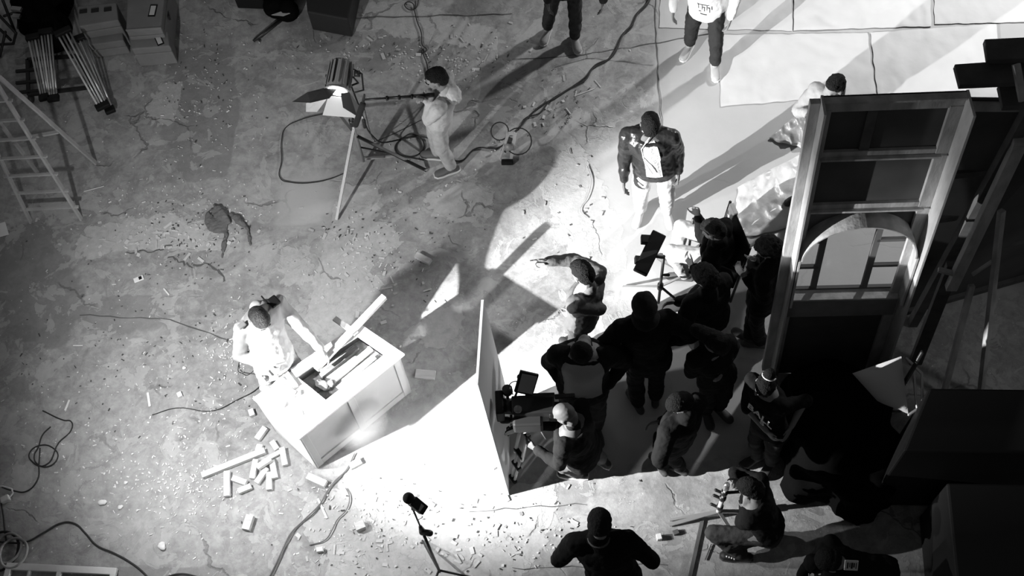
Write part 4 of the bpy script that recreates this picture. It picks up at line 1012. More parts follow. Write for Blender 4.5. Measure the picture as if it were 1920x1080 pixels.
part(fr, 'yoke', lambda q: q.tube([L3(-.13, -.03, 0), L3(-.15, -.03, -.12), L3(-.06, -.03, -.20), L3(.06, -.03, -.20), L3(.15, -.03, -.12), L3(.13, -.03, 0)], .009, 6), blackmetal, smooth=True)
part(fr, 'clamp', lambda q: q.cyl(b + V((0, 0, 1.17)), L3(0, -.03, -.20), .022), blackmetal, smooth=True)
part(fr, 'knob', lambda q: q.cyl(L3(-.14, -.06, .02), L3(-.19, -.06, .02), .03), blackmetal, smooth=True)
part(fr, 'handle', lambda q: q.tube([L3(-.13, -.1, .02), L3(-.21, -.06, .02), L3(-.25, .10, .02), L3(-.17, .13, .02)], .008, 6), blackmetal, smooth=True)
doorm = mat('barn_door_dark', .05, .6); doorl = mat('barn_door_silver', .55, .5)
def door(pts3, m, t=.003):
    a = [L3(*p) for p in pts3]; n_ = (a[1] - a[0]).cross(a[2] - a[0]).normalized() * t
    def fn(q):
        n = len(a); q.add(a + [p + n_ for p in a], [tuple(reversed(range(n))), tuple(range(n, 2 * n))] + [(i, (i + 1) % n, n + (i + 1) % n, n + i) for i in range(n)])
    return part(fr, 'barn_door', fn, m)
door([(-.02, .14, .085), (.12, .13, .06), (.26, .18, .06), (.40, .27, .02), (.20, .30, .10), (.02, .26, .14)], doorm)
door([(.11, .13, -.11), (-.11, .13, -.11), (-.20, .24, -.32), (.20, .24, -.32)], doorl)
door([(.12, .13, .0), (.10, .13, -.10), (.22, .26, -.20), (.30, .30, -.12), (.28, .26, -.02)], doorl)
door([(-.05, .16, .05), (-.12, .13, .02), (-.22, .24, -.02), (-.20, .32, -.08), (-.08, .28, .00)], doorm)
cable('lamp_cable', [L3(0, -.17, -.05), b + V((.10, .05, .9)), b + V((.16, -.02, .55)), P(748, 262, .02), P(772, 252, .01), P(795, 270, .012), P(780, 292, .012), P(748, 290, .012), P(742, 272, .013), P(768, 258, .02), P(810, 262, .01), P(835, 290, .01), P(862, 302, .01), P(893, 278, .01), P(930, 278, .01), P(950, 268, .01)],
      .008, rubber, 'thick black cable from the fresnel lamp to the reel, coiled beside the stand')
# boom pole held by the sound man
bp0 = P(815, 178, 1.47); bp1 = P(681, 187, 1.47)
bm = thing('microphone_pole', bp0, 'black telescopic microphone pole held level at face height', 'microphone pole')
part(bm, 'thick_section', lambda q: q.cyl(bp0, bp0.lerp(bp1, .3), .020, .018), blackmetal, smooth=True)
part(bm, 'middle_section', lambda q: q.cyl(bp0.lerp(bp1, .3), bp0.lerp(bp1, .65), .014), blackmetal, smooth=True)
part(bm, 'thin_section', lambda q: q.cyl(bp0.lerp(bp1, .65), bp1, .010), blackmetal, smooth=True)
for k in (.3, .48, .65): part(bm, 'locking_ring', lambda q: q.cyl(bp0.lerp(bp1, k), bp0.lerp(bp1, k + .03), .022), black, smooth=True)
mc = thing('shotgun_microphone', P(680, 190, 1.45), 'shotgun microphone in a dark foam sleeve hanging at the end of the level pole', 'microphone')
part(mc, 'suspension', lambda q: (q.cap(P(683, 178, 1.52), P(680, 195, 1.42), .010, .016)), blackmetal, smooth=True)
part(mc, 'foam_sleeve', lambda q: q.cap(P(680, 196, 1.42), P(667, 234, 1.18), .030, .028), mat('dark_foam', .02, .95), smooth=True)
cable('microphone_cable', [P(680, 190, 1.44), P(686, 215, 1.2), P(692, 240, .9), P(702, 262, .3), P(712, 262, .01), P(740, 250, .01), P(790, 225, .01)], .004, rubber, 'thin cable dropping from the shotgun microphone to the floor')
part(J0 := thing('cable_connector', P(690, 232, 1.0), 'small black connector hanging below the shotgun microphone', 'connector'), 'shell', lambda q: q.cap(P(682, 226, 1.02), P(684, 238, .93), .020, .018), blackmetal, smooth=True)
# cable reel stand
rr = P(950, 285); rl = thing('cable_reel', rr, 'upright cable reel frame with two large hoops of cable', 'cable reel')
part(rl, 'frame', lambda q: (q.beam(P(938, 298, .02), P(953, 250, .42), .03, .02), q.beam(P(958, 300, .02), P(966, 250, .42), .03, .02), q.beam(P(938, 298, .02), P(958, 300, .02), .03, .03), q.beam(P(953, 250, .42), P(966, 250, .42), .03, .02)), mat('reel_metal', .6, .4, .3), bev=.003)
part(rl, 'socket_box', lambda q: q.beam(P(946, 280, .1), P(955, 262, .3), .07, .06), blackmetal, bev=.006)
part(rl, 'foot', lambda q: q.box(P(951, 304, .025), (.12, .05, .05)), black, bev=.008)
part(rl, 'hub', lambda q: q.cyl(P(947, 276, .22), P(962, 272, .24), .05), housing, smooth=True)
for c_, r_, nm in ((P(937, 246, .32), .09, 'a'), (P(972, 265, .25), .135, 'b')):
    m_ = MB(); a3 = (V((.25, -.6, .75))).normalized(); x_, y_ = perp(a3); m_.tube([c_ + x_ * r_ * math.cos(2 * PI * k / 20) + y_ * r_ * math.sin(2 * PI * k / 20) for k in range(21)], .007, 6); obj('cable_hoop', m_, rubber, rl, smooth=True)
for k, (x, y) in enumerate(((925, 268), (934, 266), (923, 284))):
    part(rl, 'plug', lambda q: q.cap(P(x, y, .03), P(x + 4, y - 1, .03), .012, .012), chrome, smooth=True)

# FILM CAMERA on tripod behind the foam board
fc = thing('film_camera', P(990, 850, 1.3), 'black film camera with matte box and tilted monitor behind the foam board', 'film camera')
def pb(root, nm, a, c, w, h, m, bev=.006): return part(root, nm, lambda q: q.beam(a, c, w, h), m, bev=bev)
ZC = 1.42
pb(fc, 'body', P(960, 768, ZC), P(1040, 764, ZC), .16, .20, blackmetal, .015)
pb(fc, 'magazine', P(962, 792, ZC - .05), P(1018, 790, ZC - .05), .13, .16, mat('camera_body', .025, .5), .02)
pb(fc, 'matte_box', P(930, 762, ZC), P(945, 761, ZC), .20, .18, black, .01)
part(fc, 'lens', lambda q: (q.cyl(P(944, 760, ZC), P(964, 762, ZC), .055), q.cyl(P(936, 760, ZC), P(946, 760, ZC), .07)), blackmetal, smooth=True)
pb(fc, 'top_handle', P(985, 742, ZC + .16), P(1040, 740, ZC + .16), .03, .03, blackmetal)
pb(fc, 'viewfinder', P(1040, 744, ZC + .08), P(1078, 742, ZC + .10), .035, .035, blackmetal)
pb(fc, 'battery', P(1030, 772, ZC), P(1052, 772, ZC), .12, .14, black, .01)
mn = part(fc, 'monitor', lambda q: q.beam(P(981, 738, ZC + .18), P(993, 698, ZC + .30), .035, .15, (1, .2, 0)), black, bev=.006)
mb = MB(); mb.beam(P(984, 736, ZC + .20), P(993, 703, ZC + .30), .012, .12, (1, .2, 0)); obj('monitor_screen', mb, mat('screen_grey', .28, .25), mn)
part(fc, 'follow_focus', lambda q: (q.cyl(P(952, 735, ZC + .05), P(951, 729, ZC + .10), .042), q.cyl(P(952, 752, ZC), P(952, 735, ZC + .05), .012)), blackmetal, smooth=True)
part(fc, 'hand_knob', lambda q: (q.cap(P(943, 788, ZC - .1), P(952, 788, ZC - .1), .030, .030), q.cyl(P(952, 788, ZC - .1), P(968, 786, ZC - .08), .012)), blackmetal, smooth=True)
part(fc, 'bracket_arm', lambda q: (q.tube([P(965, 745, ZC + .1), P(974, 725, ZC + .2), P(976, 708, ZC + .25)], .010, 6), q.cap(P(974, 708, ZC + .25), P(974, 706, ZC + .28), .02, .02)), blackmetal, smooth=True)
part(fc, 'lens_rod', lambda q: (q.cyl(P(936, 775, ZC - .1), P(1030, 776, ZC - .1), .008), q.cyl(P(936, 748, ZC - .1), P(1030, 750, ZC - .1), .008)), steel, smooth=True)
part(fc, 'focus_ring', lambda q: q.cyl(P(971, 769, ZC + .11), P(971, 766, ZC + .13), .032), housing, smooth=True)
fc2 = cable('camera_cable', [P(962, 740, ZC + .12), P(955, 722, ZC + .2), P(968, 715, ZC + .2), P(978, 730, ZC + .1)], .004, rubber, parent=fc)
tp = thing('camera_tripod', P(990, 850), 'heavy tripod with paired grey leg tubes under the film camera', 'tripod')
hd = P(985, 785, 1.18)
part(tp, 'fluid_head', lambda q: (q.cyl(hd - V((0, 0, .10)), hd + V((0, 0, .02)), .09), q.box(hd + V((0, 0, .06)), (.24, .12, .05))), blackmetal, smooth=False, bev=.006)
feet_ = [P(962, 900), P(1040, 800), P(935, 815)]; legm = mat('tripod_tube', .6, .45, .1)
for k, ft in enumerate(feet_):
    top = hd - V((0, 0, .12)); d = (ft - top); x_ = V((d.y, -d.x, 0)).normalized()
    for q_ in (-1, 1):
        part(tp, 'leg', lambda q: (q.cyl(top + x_ * .05 * q_, top + d * .55 + x_ * .05 * q_, .016), q.cyl(top + d * .5 + x_ * .03 * q_, top + d * .97 + x_ * .02 * q_, .012)), legm, smooth=True)
    for t_ in (.12, .50, .72): part(tp, 'leg_clamp', lambda q: q.box(top + d * t_, (.15 - t_ * .06, .04, .05), frame(d.normalized(), V((0, 0, 1))) @ Matrix.Rotation(PI / 2, 3, 'X') if 0 else frame(V((-x_.y, x_.x, 0)))), black, bev=.006)
    part(tp, 'spiked_foot', lambda q: q.cap(ft + V((0, 0, .03)) - x_ * .03, ft + V((0, 0, .03)) + x_ * .03, .022, .022), black, smooth=True)
part(tp, 'pan_bar', lambda q: q.cyl(hd + V((.08, -.03, .02)), P(1024, 822, 1.05), .010), steel, smooth=True)

# black monitor on stand by the director
mb0 = P(1234, 572); ms = thing('monitor_stand', mb0, 'thin black stand carrying the tilted black monitor', 'light stand')
part(ms, 'mast', lambda q: q.cyl(mb0 + V((0, 0, .05)), mb0 + V((0, 0, .95)), .014), blackmetal, smooth=True)
for k, f_ in enumerate((P(1168, 538), P(1312, 600), P(1300, 510))): part(ms, 'leg', lambda q: q.beam(mb0 + V((0, 0, .38)), f_ + V((0, 0, .01)), .022, .012), (steel, blackmetal, steel)[k])
part(ms, 'collar', lambda q: q.cyl(mb0 + V((0, 0, .34)), mb0 + V((0, 0, .42)), .028), blackmetal, smooth=True)
part(ms, 'knob', lambda q: q.cap(mb0 + V((.02, 0, .6)), mb0 + V((.06, 0, .6)), .012, .016), blackmetal, smooth=True)
zc = 1.10; c4 = [P(1200, 512, zc), P(1236, 438, zc + .05)]
mo = thing('director_monitor', P(1218, 475, zc - .1), 'black monitor tilted on the thin stand in the brightest floor area', 'monitor')
part(mo, 'housing', lambda q: q.beam(c4[0], c4[1], .13, .07, (.3, .2, 1)), black, bev=.012)
part(mo, 'sun_hood', lambda q: q.beam(c4[0].lerp(c4[1], .82) + V((-.04, 0, .01)), c4[0].lerp(c4[1], .82) + V((-.13, 0, .02)), .08, .05, (0, 0, 1)), black, bev=.006)
part(mo, 'battery', lambda q: q.beam(c4[0].lerp(c4[1], .32) + V((-.05, 0, 0)), c4[0].lerp(c4[1], .32) + V((-.10, 0, .01)), .07, .05), black, bev=.008)
part(mo, 'bracket', lambda q: q.cyl(mb0 + V((0, 0, .93)), c4[0].lerp(c4[1], .45), .018), blackmetal, smooth=True)

# spare stand (lower right)
s0 = P(1345, 965); ss = thing('spare_stand', s0, 'bare folded-out metal stand on the floor in front of the crouching person', 'light stand')
part(ss, 'mast', lambda q: (q.cyl(s0 + V((0, 0, .03)), s0 + V((0, 0, .45)), .020), q.cyl(s0 + V((0, 0, .42)), s0 + V((0, 0, .72)), .013)), legm, smooth=True)
part(ss, 'spigot', lambda q: q.cap(s0 + V((0, 0, .72)), s0 + V((0, 0, .80)), .028, .026), chrome, smooth=True)
for z_ in (.20, .44, .58): part(ss, 'clamp', lambda q: (q.cyl(s0 + V((0, 0, z_)), s0 + V((0, 0, z_ + .05)), .030), q.cap(s0 + V((-.02, 0, z_ + .02)), s0 + V((-.07, .02, z_ + .03)), .012, .014)), blackmetal, smooth=True)
for f_, w_ in ((P(1255, 985), .03), (P(1256, 976), .02), (P(1374, 1000), .028), (P(1400, 960), .03)):
    part(ss, 'leg', lambda q: q.beam(s0 + V((0, 0, .10)), f_ + V((0, 0, .015)), w_, .02), steel)
part(ss, 'side_arm', lambda q: q.cyl(s0 + V((0, 0, .60)), s0 + V((.24, .02, .60)), .014), blackmetal, smooth=True)
bar('floor_batten', P(1317, 975, .008), P(1293, 1085, .008), .035, .012, wood_d, 'dark flat batten on the floor below the spare stand', 'batten')
bar('bent_rod', P(1334, 1020, .008), P(1322, 1050, .008), .012, .01, wood_d, 'thin dark rod lying near the striped shoe', 'rod')

# microphone on vertical stand (bottom middle)
mt = P(768, 940, 2.2); mbase = V((mt.x, mt.y, 0)); md = thing('microphone_stand', mbase, 'thin black vertical stand at the bottom edge carrying a microphone', 'microphone stand')
part(md, 'upper_tube', lambda q: q.cyl(mbase + V((0, 0, 1.55)), mbase + V((0, 0, 2.06)), .007), blackmetal, smooth=True)
part(md, 'lower_tube', lambda q: q.cyl(mbase + V((0, 0, .3)), mbase + V((0, 0, 1.6)), .012), blackmetal, smooth=True)
part(md, 'clutch', lambda q: (q.cap(mbase + V((0, 0, 1.46)), mbase + V((0, 0, 1.60)), .028, .014), q.cap(mbase + V((.0, -.01, 1.5)), mbase + V((.06, -.02, 1.5)), .022, .026)), blackmetal, smooth=True)
for a in (0, 2.1, 4.2): part(md, 'leg', lambda q: q.cyl(mbase + V((0, 0, .35)), mbase + V((.4 * math.cos(a), .4 * math.sin(a), .01)), .010), blackmetal, smooth=True)
mh = thing('condenser_microphone', mt - V((0, 0, .1)), 'black microphone with a round foam head and grey label on the vertical stand', 'microphone')
part(mh, 'body', lambda q: q.beam(P(795, 957, 2.08), P(772, 938, 2.17), .075, .06), blackmetal, bev=.008)
part(mh, 'foam_head', lambda q: q.ell(P(766, 934, 2.21), (.042, .042, .042)), mat('dark_foam', .02, .95), smooth=True)
part(mh, 'label_plate', lambda q: q.beam(P(791, 954, 2.128), P(778, 943, 2.17), .05, .006), mat('label_grey', .45, .5))
part(mh, 'socket', lambda q: q.cyl(P(793, 956, 2.1), mbase + V((0, 0, 2.04)), .016), blackmetal, smooth=True)

# wooden step ladder at the left
fl_, fr_ = P(58, 417), P(153, 412); bl_, br_ = P(75, 330), P(180, 306)
apx = (fl_ + fr_ + bl_ + br_) / 4; HT = 1.95
sx = (fr_ - fl_).normalized(); tl = V((apx.x, apx.y, HT)) - sx * .14; tr = V((apx.x, apx.y, HT)) + sx * .14
ld = thing('step_ladder', V((apx.x, apx.y, 0)), 'open wooden step ladder at the left edge', 'ladder')
ladm = mat('ladder_wood', .38, .75, bump=.15, var=.15)
part(ld, 'front_rail', lambda q: q.beam(fl_, tl, .022, .05, (0, 1, 0)), ladm, .004); part(ld, 'front_rail', lambda q: q.beam(fr_, tr, .022, .05, (0, 1, 0)), ladm, .004)
part(ld, 'rear_rail', lambda q: q.beam(bl_, tl + V((0, .05, 0)), .022, .045, (0, 1, 0)), ladm, .004); part(ld, 'rear_rail', lambda q: q.beam(br_, tr + V((0, .05, 0)), .022, .045, (0, 1, 0)), ladm, .004)
for k in range(7):
    t = .10 + k * .125; a = fl_.lerp(tl, t); c = fr_.lerp(tr, t); part(ld, 'rung', lambda q: q.beam(a - sx * .05, c + sx * .05, .03, .02, V((0, .0, 1))), ladm, .003)
part(ld, 'hinge_bolt', lambda q: q.cyl(tl - sx * .05, tr + sx * .05, .014), blackmetal, smooth=True)
part(ld, 'rear_rung', lambda q: q.beam(bl_.lerp(tl, .4), br_.lerp(tr, .4), .04, .02), ladm, .003)

# flight cases top left
def case(px, z, label, m=mat('case_panel', .20, .5, var=.1), h=.45):
    c = [P(x, y, z) for x, y in px]; q2 = [(p.x, p.y) for p in c]; ctr = sum((V((a, b, 0)) for a, b in q2), V()) / 4; ctr.z = z - h
    r_ = thing('flight_case', ctr, label, 'equipment case', 'grey equipment cases at the upper left')
    part(r_, 'body', lambda q: q.slab(q2, z - h, z - .10), m, bev=.012); part(r_, 'lid', lambda q: q.slab(q2, z - .095, z), m, bev=.012)
    return r_, c, ctr
labm = mat('case_label', .60, .6)
def clabel(root, a, b, z, w, ax_=None):
    """framed paper label"""
    p0, p1 = P(*a, z), P(*b, z); part(root, 'label_frame', lambda q: q.beam(p0, p1, w * 1.45, .008), black); d = (p1 - p0) * .12
    part(root, 'label_paper', lambda q: q.beam(p0 + d + V((0, 0, .005)), p1 - d + V((0, 0, .005)), w, .006), labm)
r1, c1, k1 = case([(236, 58), (302, 53), (312, -40), (240, -40)], .45, 'tall grey equipment case with a framed paper label on its lid', h=.45)
clabel(r1, (284, 31), (289, 9), .452, .055)
part(r1, 'edge_strip', lambda q: q.beam(P(236, 57, .45), P(302, 52, .45), .012, .014), steel)
part(r1, 'latch', lambda q: q.beam(P(314, 22, .28), P(317, 34, .28), .03, .06), blackmetal)
r2, c2, k2 = case([(246, 92), (318, 86), (314, 58), (240, 62)], .30, 'low grey case with a black-framed label in front of the tall one', h=.30)
clabel(r2, (302, 84), (295, 68), .302, .05)
part(r2, 'recessed_handle', lambda q: q.beam(P(262, 70, .305), P(286, 68, .305), .045, .01), black)
r3, c3, k3 = case([(147, 50), (222, 38), (218, 4), (145, 12)], .42, 'wide grey case with three dark catches on its lid', h=.42)
for x in (156, 178, 202): part(r3, 'catch', lambda q: q.beam(P(x - 7, 22 - (x - 156) * .08, .425), P(x + 7, 20 - (x - 156) * .08, .425), .05, .012), blackmetal)
r4, c4_, k4 = case([(165, 85), (232, 76), (228, 52), (160, 60)], .22, 'low grey case with a carrying bar below the wide one', h=.22)
part(r4, 'carry_bar', lambda q: q.cyl(P(168, 62, .26), P(224, 52, .26), .010), blackmetal, smooth=True)
def blob(name, els, m, label, cat, vox=.02, folds=.05, fs=.15):
    mb = MB()
    for (x, y, z, rx, ry, rz_) in els: mb.ell(P(x, y, z), (rx, ry, rz_))
    lo = min(v.z for v in mb.v)
    for v in mb.v:
        if v.z < .0: v.z = .0 + .002
    o = obj(name, mb, m); remesh(o, vox, folds, fs, 3); return tag(o, label, cat)
blob('kit_bag', [(75, 30, .2, .25, .3, .25), (100, 60, .2, .2, .25, .22), (95, 0, .2, .25, .3, .25), (60, -10, .2, .25, .3, .2)], clothblk, 'soft black bag slumped beside the grey cases at the upper left', 'bag')
# bundles of folded stands leaning on a cart
ctm = blackmetal
ct = thing('kit_cart', P(120, 190), 'low black metal cart frame under the bundled stands', 'cart')
cq = [P(62, 190), P(180, 176), P(150, 118), P(60, 125)]
for i in range(4): part(ct, 'frame_bar', lambda q: q.beam(cq[i] + V((0, 0, .12)), cq[(i + 1) % 4] + V((0, 0, .12)), .035, .035), ctm)
for q_ in cq: part(ct, 'caster', lambda q: q.cyl(q_ + V((-.015, 0, .05)), q_ + V((.015, 0, .05)), .05), rubber, smooth=True)
for y in (128, 150, 168): part(ct, 'crossbar', lambda q: q.beam(P(30, y + 6, .13), P(100, y, .13), .03, .03), ctm)
tubm = mat('stand_tube', .42, .3, .5)
def bundle(a, b, z0, z1, n, sp, label):
    A, B = P(*a, z0), P(*b, z1); r_ = thing('folded_stand', V((B.x, B.y, min(z0, z1))), label, 'light stand', 'folded stands at the upper left'); d = (B - A).normalized(); x_ = d.cross(V((0, 0, 1))).normalized()
    for k in range(n): part(r_, 'tube', lambda q: q.cyl(A + x_ * sp * (k - n / 2 + .5), B + x_ * sp * .7 * (k - n / 2 + .5) - d * .03 * (k % 2), .011), tubm if k % 2 == 0 else legm, smooth=True)
    part(r_, 'base_clamp', lambda q: q.box(B, (sp * n * .9, .08, .05), frame(V((d.x, d.y, 0)))), black, bev=.01)
    part(r_, 'head_clamp', lambda q: q.box(A, (sp * n * 1.1, .07, .06), frame(V((d.x, d.y, 0)))), black, bev=.01)
bundle((62, 70), (84, 182), .45, .20, 4, .035, 'folded stand lying nearest the ladder, tubes pointing down')
bundle((86, 60), (100, 184), .45, .20, 4, .035, 'folded stand in the middle of the bundled ones')
bundle((118, 60), (192, 198), .55, .15, 4, .042, 'folded stand with four bright tubes slanting down to the right')
bundle((148, 72), (206, 206), .40, .08, 3, .04, 'folded dark stand slanting under the bright-tubed one')
# dark folded chairs/gear at left top corner
gt = thing('folding_trolley', P(15, 60), 'black tubular folding trolley in the upper left corner', 'trolley')
for a, b, za, zb in (((-10, 20), (30, 62), .5, .3), ((5, 0), (28, 60), .6, .2), ((30, 62), (25, 82), .3, .1), ((25, 82), (-10, 84), .1, .1), ((8, 30), (38, 20), .4, .4), ((0, 55), (20, 75), .2, .1), ((10, 60), (0, 105), .2, .02), ((36, 18), (34, 52), .4, .1)):
    part(gt, 'tube', lambda q: q.cap(P(*a, za), P(*b, zb), .016, .016), blackmetal, smooth=True)
part(gt, 'silver_bracket', lambda q: q.beam(P(22, 16, .5), P(40, 18, .5), .05, .03), steel)
part(gt, 'silver_bracket', lambda q: q.beam(P(24, 30, .4), P(38, 31, .4), .05, .03), steel)
# black objects at the top
m_ = MB(); m_.slab([P(442, -60, 0), P(446, 16, 0), P(500, 18, 0), P(510, -60, 0)], 0, .22); tag(obj('black_case', m_, black, bev=.015), 'flat black case cut by the top edge, left of the black bag', 'equipment case')
m_ = MB(); a = [P(568, -60, .3), P(576, 22, .3), P(652, 36, .3), P(672, -60, .3)]; m_.slab(a, 0, .3); tag(obj('black_case', m_, mat('case_black', .022, .5), bev=.015), 'large black case at the top edge, above the fresnel lamp', 'equipment case')
blob('kit_bag', [(520, 10, .08, .16, .16, .10), (540, 20, .1, .12, .14, .12), (530, -15, .1, .2, .15, .12)], clothblk, 'black bag with a grey scrap on it, at the top edge between the black cases', 'bag')
m_ = MB(); m_.slab([P(508, 25, .2), P(528, 18, .2), P(543, 22, .2), P(530, 27, .2)], .17, .176); tag(obj('cloth_scrap', m_, mat('scrap_grey', .35)), 'grey cloth scrap lying on the black bag', 'cloth')
fs2 = thing('folded_stand', P(500, 50), 'black folded stand lying on the floor below the black bag', 'light stand')
for k in range(4):
    o_ = V((.025 * (k - 1.5), .02 * (k - 1.5), 0)); part(fs2, 'tube', lambda q: q.cyl(P(530, 35, .06) + o_, P(482, 73, .02) + o_, .016), blackmetal, smooth=True)
part(fs2, 'foot_cap', lambda q: q.cap(P(484, 78, .02), P(486, 80, .02), .014, .012), chrome, smooth=True)
# rag brush
br0 = thing('hand_brush', P(600, 45), 'dark hand brush with pale bristles on the floor under the large black case', 'brush')
part(br0, 'back', lambda q: q.cap(P(587, 47, .02), P(614, 38, .02), .016, .012), black, smooth=True)
for k in range(6): part(br0, 'bristle_tuft', lambda q: q.cyl(P(588 + k * 4, 46 - k * 1.4, .02), P(582 + k * 4.5, 33 - k, .02), .008), wood_g, smooth=True)

# window sash standing at the lower left (white)
ws = thing('window_sash', P(110, 1085), 'white window sash with glazing bars lying in the bottom left corner', 'window sash')
zS = .04; a, c = P(13, 1062, zS), P(219, 1072, zS); X_ = (c - a).normalized(); dn = V((X_.y, -X_.x, 0)) * 1.0
def sb(nm, p, q, w=.05): return part(ws, nm, lambda s: s.beam(p, q, w, .04), white, bev=.003)
sb('top_rail', a, c, .06)
Lw = (c - a).length
for t_, w_ in ((.025, .05), (.22, .022), (.49, .04), (.975, .05)): sb('stile' if w_ > .03 else 'glazing_bar', a + X_ * Lw * t_ + dn * .03, a + X_ * Lw * t_ + dn * .97, w_)
sb('bottom_rail', a + dn, c + dn, .07); sb('cross_bar', a + dn * .5, c + dn * .5, .022)

# ---------------------------------------------------------------- floor cables
def fcable(name, l, r, m, label, z=.012): return cable(name, [P(x, y, z + (k % 3) * .002) for k, (x, y) in enumerate(l)], r, m, label)
fcable('floor_cable', [(1222, -30), (1215, 3), (1196, 24), (1186, 45), (1170, 62), (1155, 92), (1140, 112), (1112, 128), (1097, 150), (1068, 166), (1040, 184), (1015, 198), (990, 220), (975, 238), (962, 250)], .010, rubber, 'thick cable running from the top edge down to the reel')
fcable('floor_cable', [(1222, -30), (1217, 4), (1192, 32), (1184, 52), (1166, 68), (1158, 90), (1146, 108), (1116, 122), (1100, 142), (1068, 166), (1030, 190), (1012, 212), (985, 222), (975, 240)], .008, rubber, 'thinner cable twisted around the one from the top edge to the reel')
fcable('thin_cable', [(780, -20), (783, 8), (775, 18), (762, 15), (760, 6), (772, 5), (777, 20), (782, 40), (790, 62), (792, 85), (800, 93), (796, 97), (793, 92), (795, 105), (800, 118), (803, 135)], .006, rubber, 'looping thin cable from the top edge to the pole holder')
fcable('thin_cable', [(640, 208), (600, 215), (560, 226), (535, 240), (528, 262), (528, 300), (526, 335), (545, 342), (590, 342), (620, 335), (645, 325)], .005, rubber, 'thin cable curving on the floor left of the light stand')
fcable('thin_cable', [(80, 770), (120, 788), (133, 790), (134, 805), (110, 830), (85, 872), (60, 865), (55, 850), (75, 835), (102, 842), (108, 858), (92, 874), (70, 870), (64, 855), (72, 838), (80, 815), (95, 800)], .006, rubber, 'loose coil of cable on the left floor')
fcable('thin_cable', [(75, 840), (73, 870), (70, 900), (50, 921), (25, 920), (0, 912)], .007, rubber, 'cable leading from the loose coil to the left edge')
fcable('floor_cable', [(0, 1016), (20, 1018), (50, 1016), (80, 1000), (118, 980), (140, 982), (160, 1000), (180, 1022), (215, 1038), (245, 1055), (270, 1075), (290, 1100)], .009, rubber, 'dark cable winding from the left edge behind the white sash')
fcable('floor_cable', [(500, 1090), (515, 1062), (530, 1030), (545, 1000), (570, 975), (600, 945), (625, 905), (650, 880), (665, 850)], .006, mat('cable_grey', .14, .7), 'cable running from the bottom edge up to the front of the workbench')
fcable('floor_cable', [(505, 1090), (522, 1055), (540, 1015), (560, 985), (590, 960), (618, 915), (640, 893)], .005, mat('cable_grey', .14, .7), 'second cable lying along the one to the workbench front')
fcable('thin_cable', [(580, 1022), (610, 1012), (622, 995), (632, 975), (650, 955), (655, 930), (648, 915)], .005, mat('cable_grey', .14, .7), 'short curved cable right of the workbench cables')
fcable('thin_cable', [(310, 1082), (335, 1076), (365, 1080), (390, 1090)], .007, rubber, 'short arc of cable at the bottom edge right of the white sash')
fcable('thin_cable', [(1100, 310), (1108, 340), (1100, 372), (1088, 395), (1100, 410)], .004, mat('cable_pale', .35, .7), 'faint thin cord on the bright floor left of the leather jacket')
for k, (x, y, r_, lbl) in enumerate(((2, 1035, .16, 'widest'), (18, 1030, .12, 'middle'), (30, 1040, .12, 'right-hand'))):
    cc_ = P(x, y); ppp = [V((cc_.x + r_ * (1 + .04 * math.sin(3 * t)) * math.cos(t), cc_.y + r_ * math.sin(t) * 1.1, .02 + k * .018 + .004 * math.sin(5 * t))) for t in [i * 2 * PI / 14 for i in range(22)]]
    cable('cable_coil', ppp, .012, mat('cable_pale_coil', .38, .6) if k else rubber, lbl + ' coil of cable piled at the lower left edge', 'cable', 'coils at the lower left edge')
cn = thing('plug_connector', P(8, 936), 'pale plug connector on a cable at the left edge', 'connector')
part(cn, 'shell', lambda q: q.beam(P(2, 940, .03), P(18, 932, .03), .06, .05), mat('plug_pale', .6), bev=.01)
part(cn, 'tail', lambda q: q.tube([P(18, 932, .02), P(24, 925, .02), P(22, 917, .02), P(5, 912, .02), P(-10, 913, .02)], .009, 6), mat('plug_pale', .6), smooth=True)
fcable('thin_cable', [(2, 943), (6, 965), (9, 995), (12, 1018)], .008, rubber, 'cable from the pale plug down to the coils')

# ---------------------------------------------------------------- key lamp on a boom, outside the left edge of the photo
kd = aim(29, -24) - KEY; kM = frame(kd); kl = thing('film_lamp', KEY, 'large film lamp on a boom just outside the left edge', 'lamp')
K3 = lambda x, y, z: KEY + kM @ V((x, y, z))
part(kl, 'housing', lambda q: q.loft([(K3(0, -.42, 0), kM @ V((.10, 0, 0)), kM @ V((0, 0, .10))), (K3(0, -.38, 0), kM @ V((.14, 0, 0)), kM @ V((0, 0, .14))), (K3(0, -.07, 0), kM @ V((.15, 0, 0)), kM @ V((0, 0, .15)))], 24), blackmetal)
part(kl, 'lens', lambda q: q.ell(K3(0, -.07, 0), (.12, .02, .12), kM, 24, 8), mat('lit_lens', .9, .3, emit=3.), smooth=True)
def azp(az, d, z): return KEY + V((math.cos(math.radians(az)) * d, math.sin(math.radians(az)) * d, z))
e0, e1 = azp(47.4, .30, 0), azp(84, .38, 0)
m_ = MB(); tk = V((.003, -.003, 0)); m_.hexa([e0 + V((0, 0, -.30)), e1 + V((0, 0, -.32)), e1 + V((0, 0, -.32)) + tk, e0 + V((0, 0, -.30)) + tk], [e0 + V((0, 0, .2)), e1 + V((0, 0, .2)), e1 + V((0, 0, .2)) + tk, e0 + V((0, 0, .2)) + tk]); obj('barn_door', m_, black, kl)
part(kl, 'barn_door_arm', lambda q: q.cyl(K3(-.14, -.1, .12), e0.lerp(e1, .5) + V((0, 0, .19)), .008), blackmetal, smooth=True)
part(kl, 'yoke', lambda q: q.tube([K3(-.16, -.25, 0), K3(-.17, -.25, .18), K3(.17, -.25, .18), K3(.16, -.25, 0)], .012, 6), blackmetal, smooth=True)
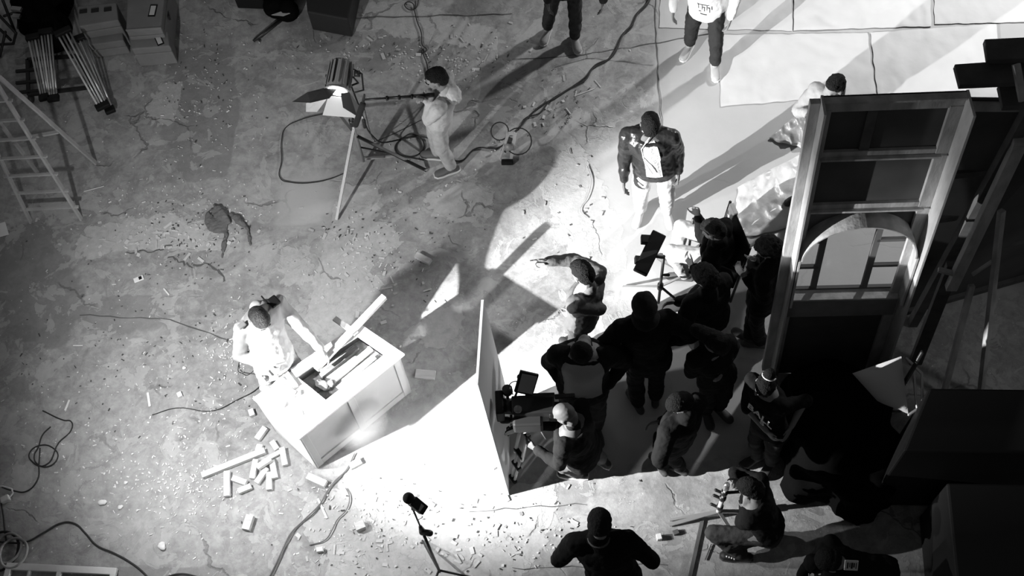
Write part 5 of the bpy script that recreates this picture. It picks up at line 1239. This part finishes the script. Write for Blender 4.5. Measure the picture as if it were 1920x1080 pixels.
q0_ = K3(0, -.25, .18); kb = V((KEY.x - 2.0, KEY.y - .4, 0)); ks = thing('boom_stand', kb, 'tall black boom stand outside the left edge holding the large film lamp', 'light stand')
part(ks, 'mast', lambda q: q.cyl(kb, kb + V((0, 0, 2.9)), .03), blackmetal, smooth=True)
part(ks, 'boom', lambda q: q.cyl(kb + V((0, 0, 2.88)), q0_, .02), blackmetal, smooth=True)
for a in (0, 2.1, 4.2): part(ks, 'leg', lambda q: q.beam(kb + V((0, 0, .5)), kb + V((.6 * math.cos(a), .6 * math.sin(a), .015)), .04, .03), blackmetal)

# puff of sawdust in front of the bench
dm_ = bpy.data.materials.new('sawdust_haze'); dm_.use_nodes = True; n_ = dm_.node_tree.nodes; l_ = dm_.node_tree.links; n_.remove(n_['Principled BSDF'])
pv = n_.new('ShaderNodeVolumePrincipled'); pv.inputs['Color'].default_value = (1, 1, 1, 1); pv.inputs['Anisotropy'].default_value = .0
tcd = n_.new('ShaderNodeTexCoord'); nzd = n_.new('ShaderNodeTexNoise'); nzd.inputs['Scale'].default_value = 4.5; l_.new(tcd.outputs['Object'], nzd.inputs['Vector'])
vl = n_.new('ShaderNodeVectorMath'); vl.operation = 'LENGTH'; l_.new(tcd.outputs['Object'], vl.inputs[0])
m1_ = n_.new('ShaderNodeMapRange'); m1_.inputs[1].default_value = .30; m1_.inputs[2].default_value = .0; m1_.inputs[3].default_value = 0; m1_.inputs[4].default_value = 9.0; l_.new(vl.outputs['Value'], m1_.inputs[0])
m2_ = n_.new('ShaderNodeMath'); m2_.operation = 'MULTIPLY'; l_.new(m1_.outputs[0], m2_.inputs[0]); l_.new(nzd.outputs[0], m2_.inputs[1]); l_.new(m2_.outputs[0], pv.inputs['Density'])
l_.new(pv.outputs[0], n_['Material Output'].inputs['Volume'])
pc = P(668, 785, .38); m_ = MB(); m_.ell(pc, (.31, .31, .31), None, 24, 12); o = obj('sawdust_cloud', m_, dm_, loc=pc); tag(o, 'pale puff of sawdust drifting in front of the workbench panel', 'dust', None, 'stuff')
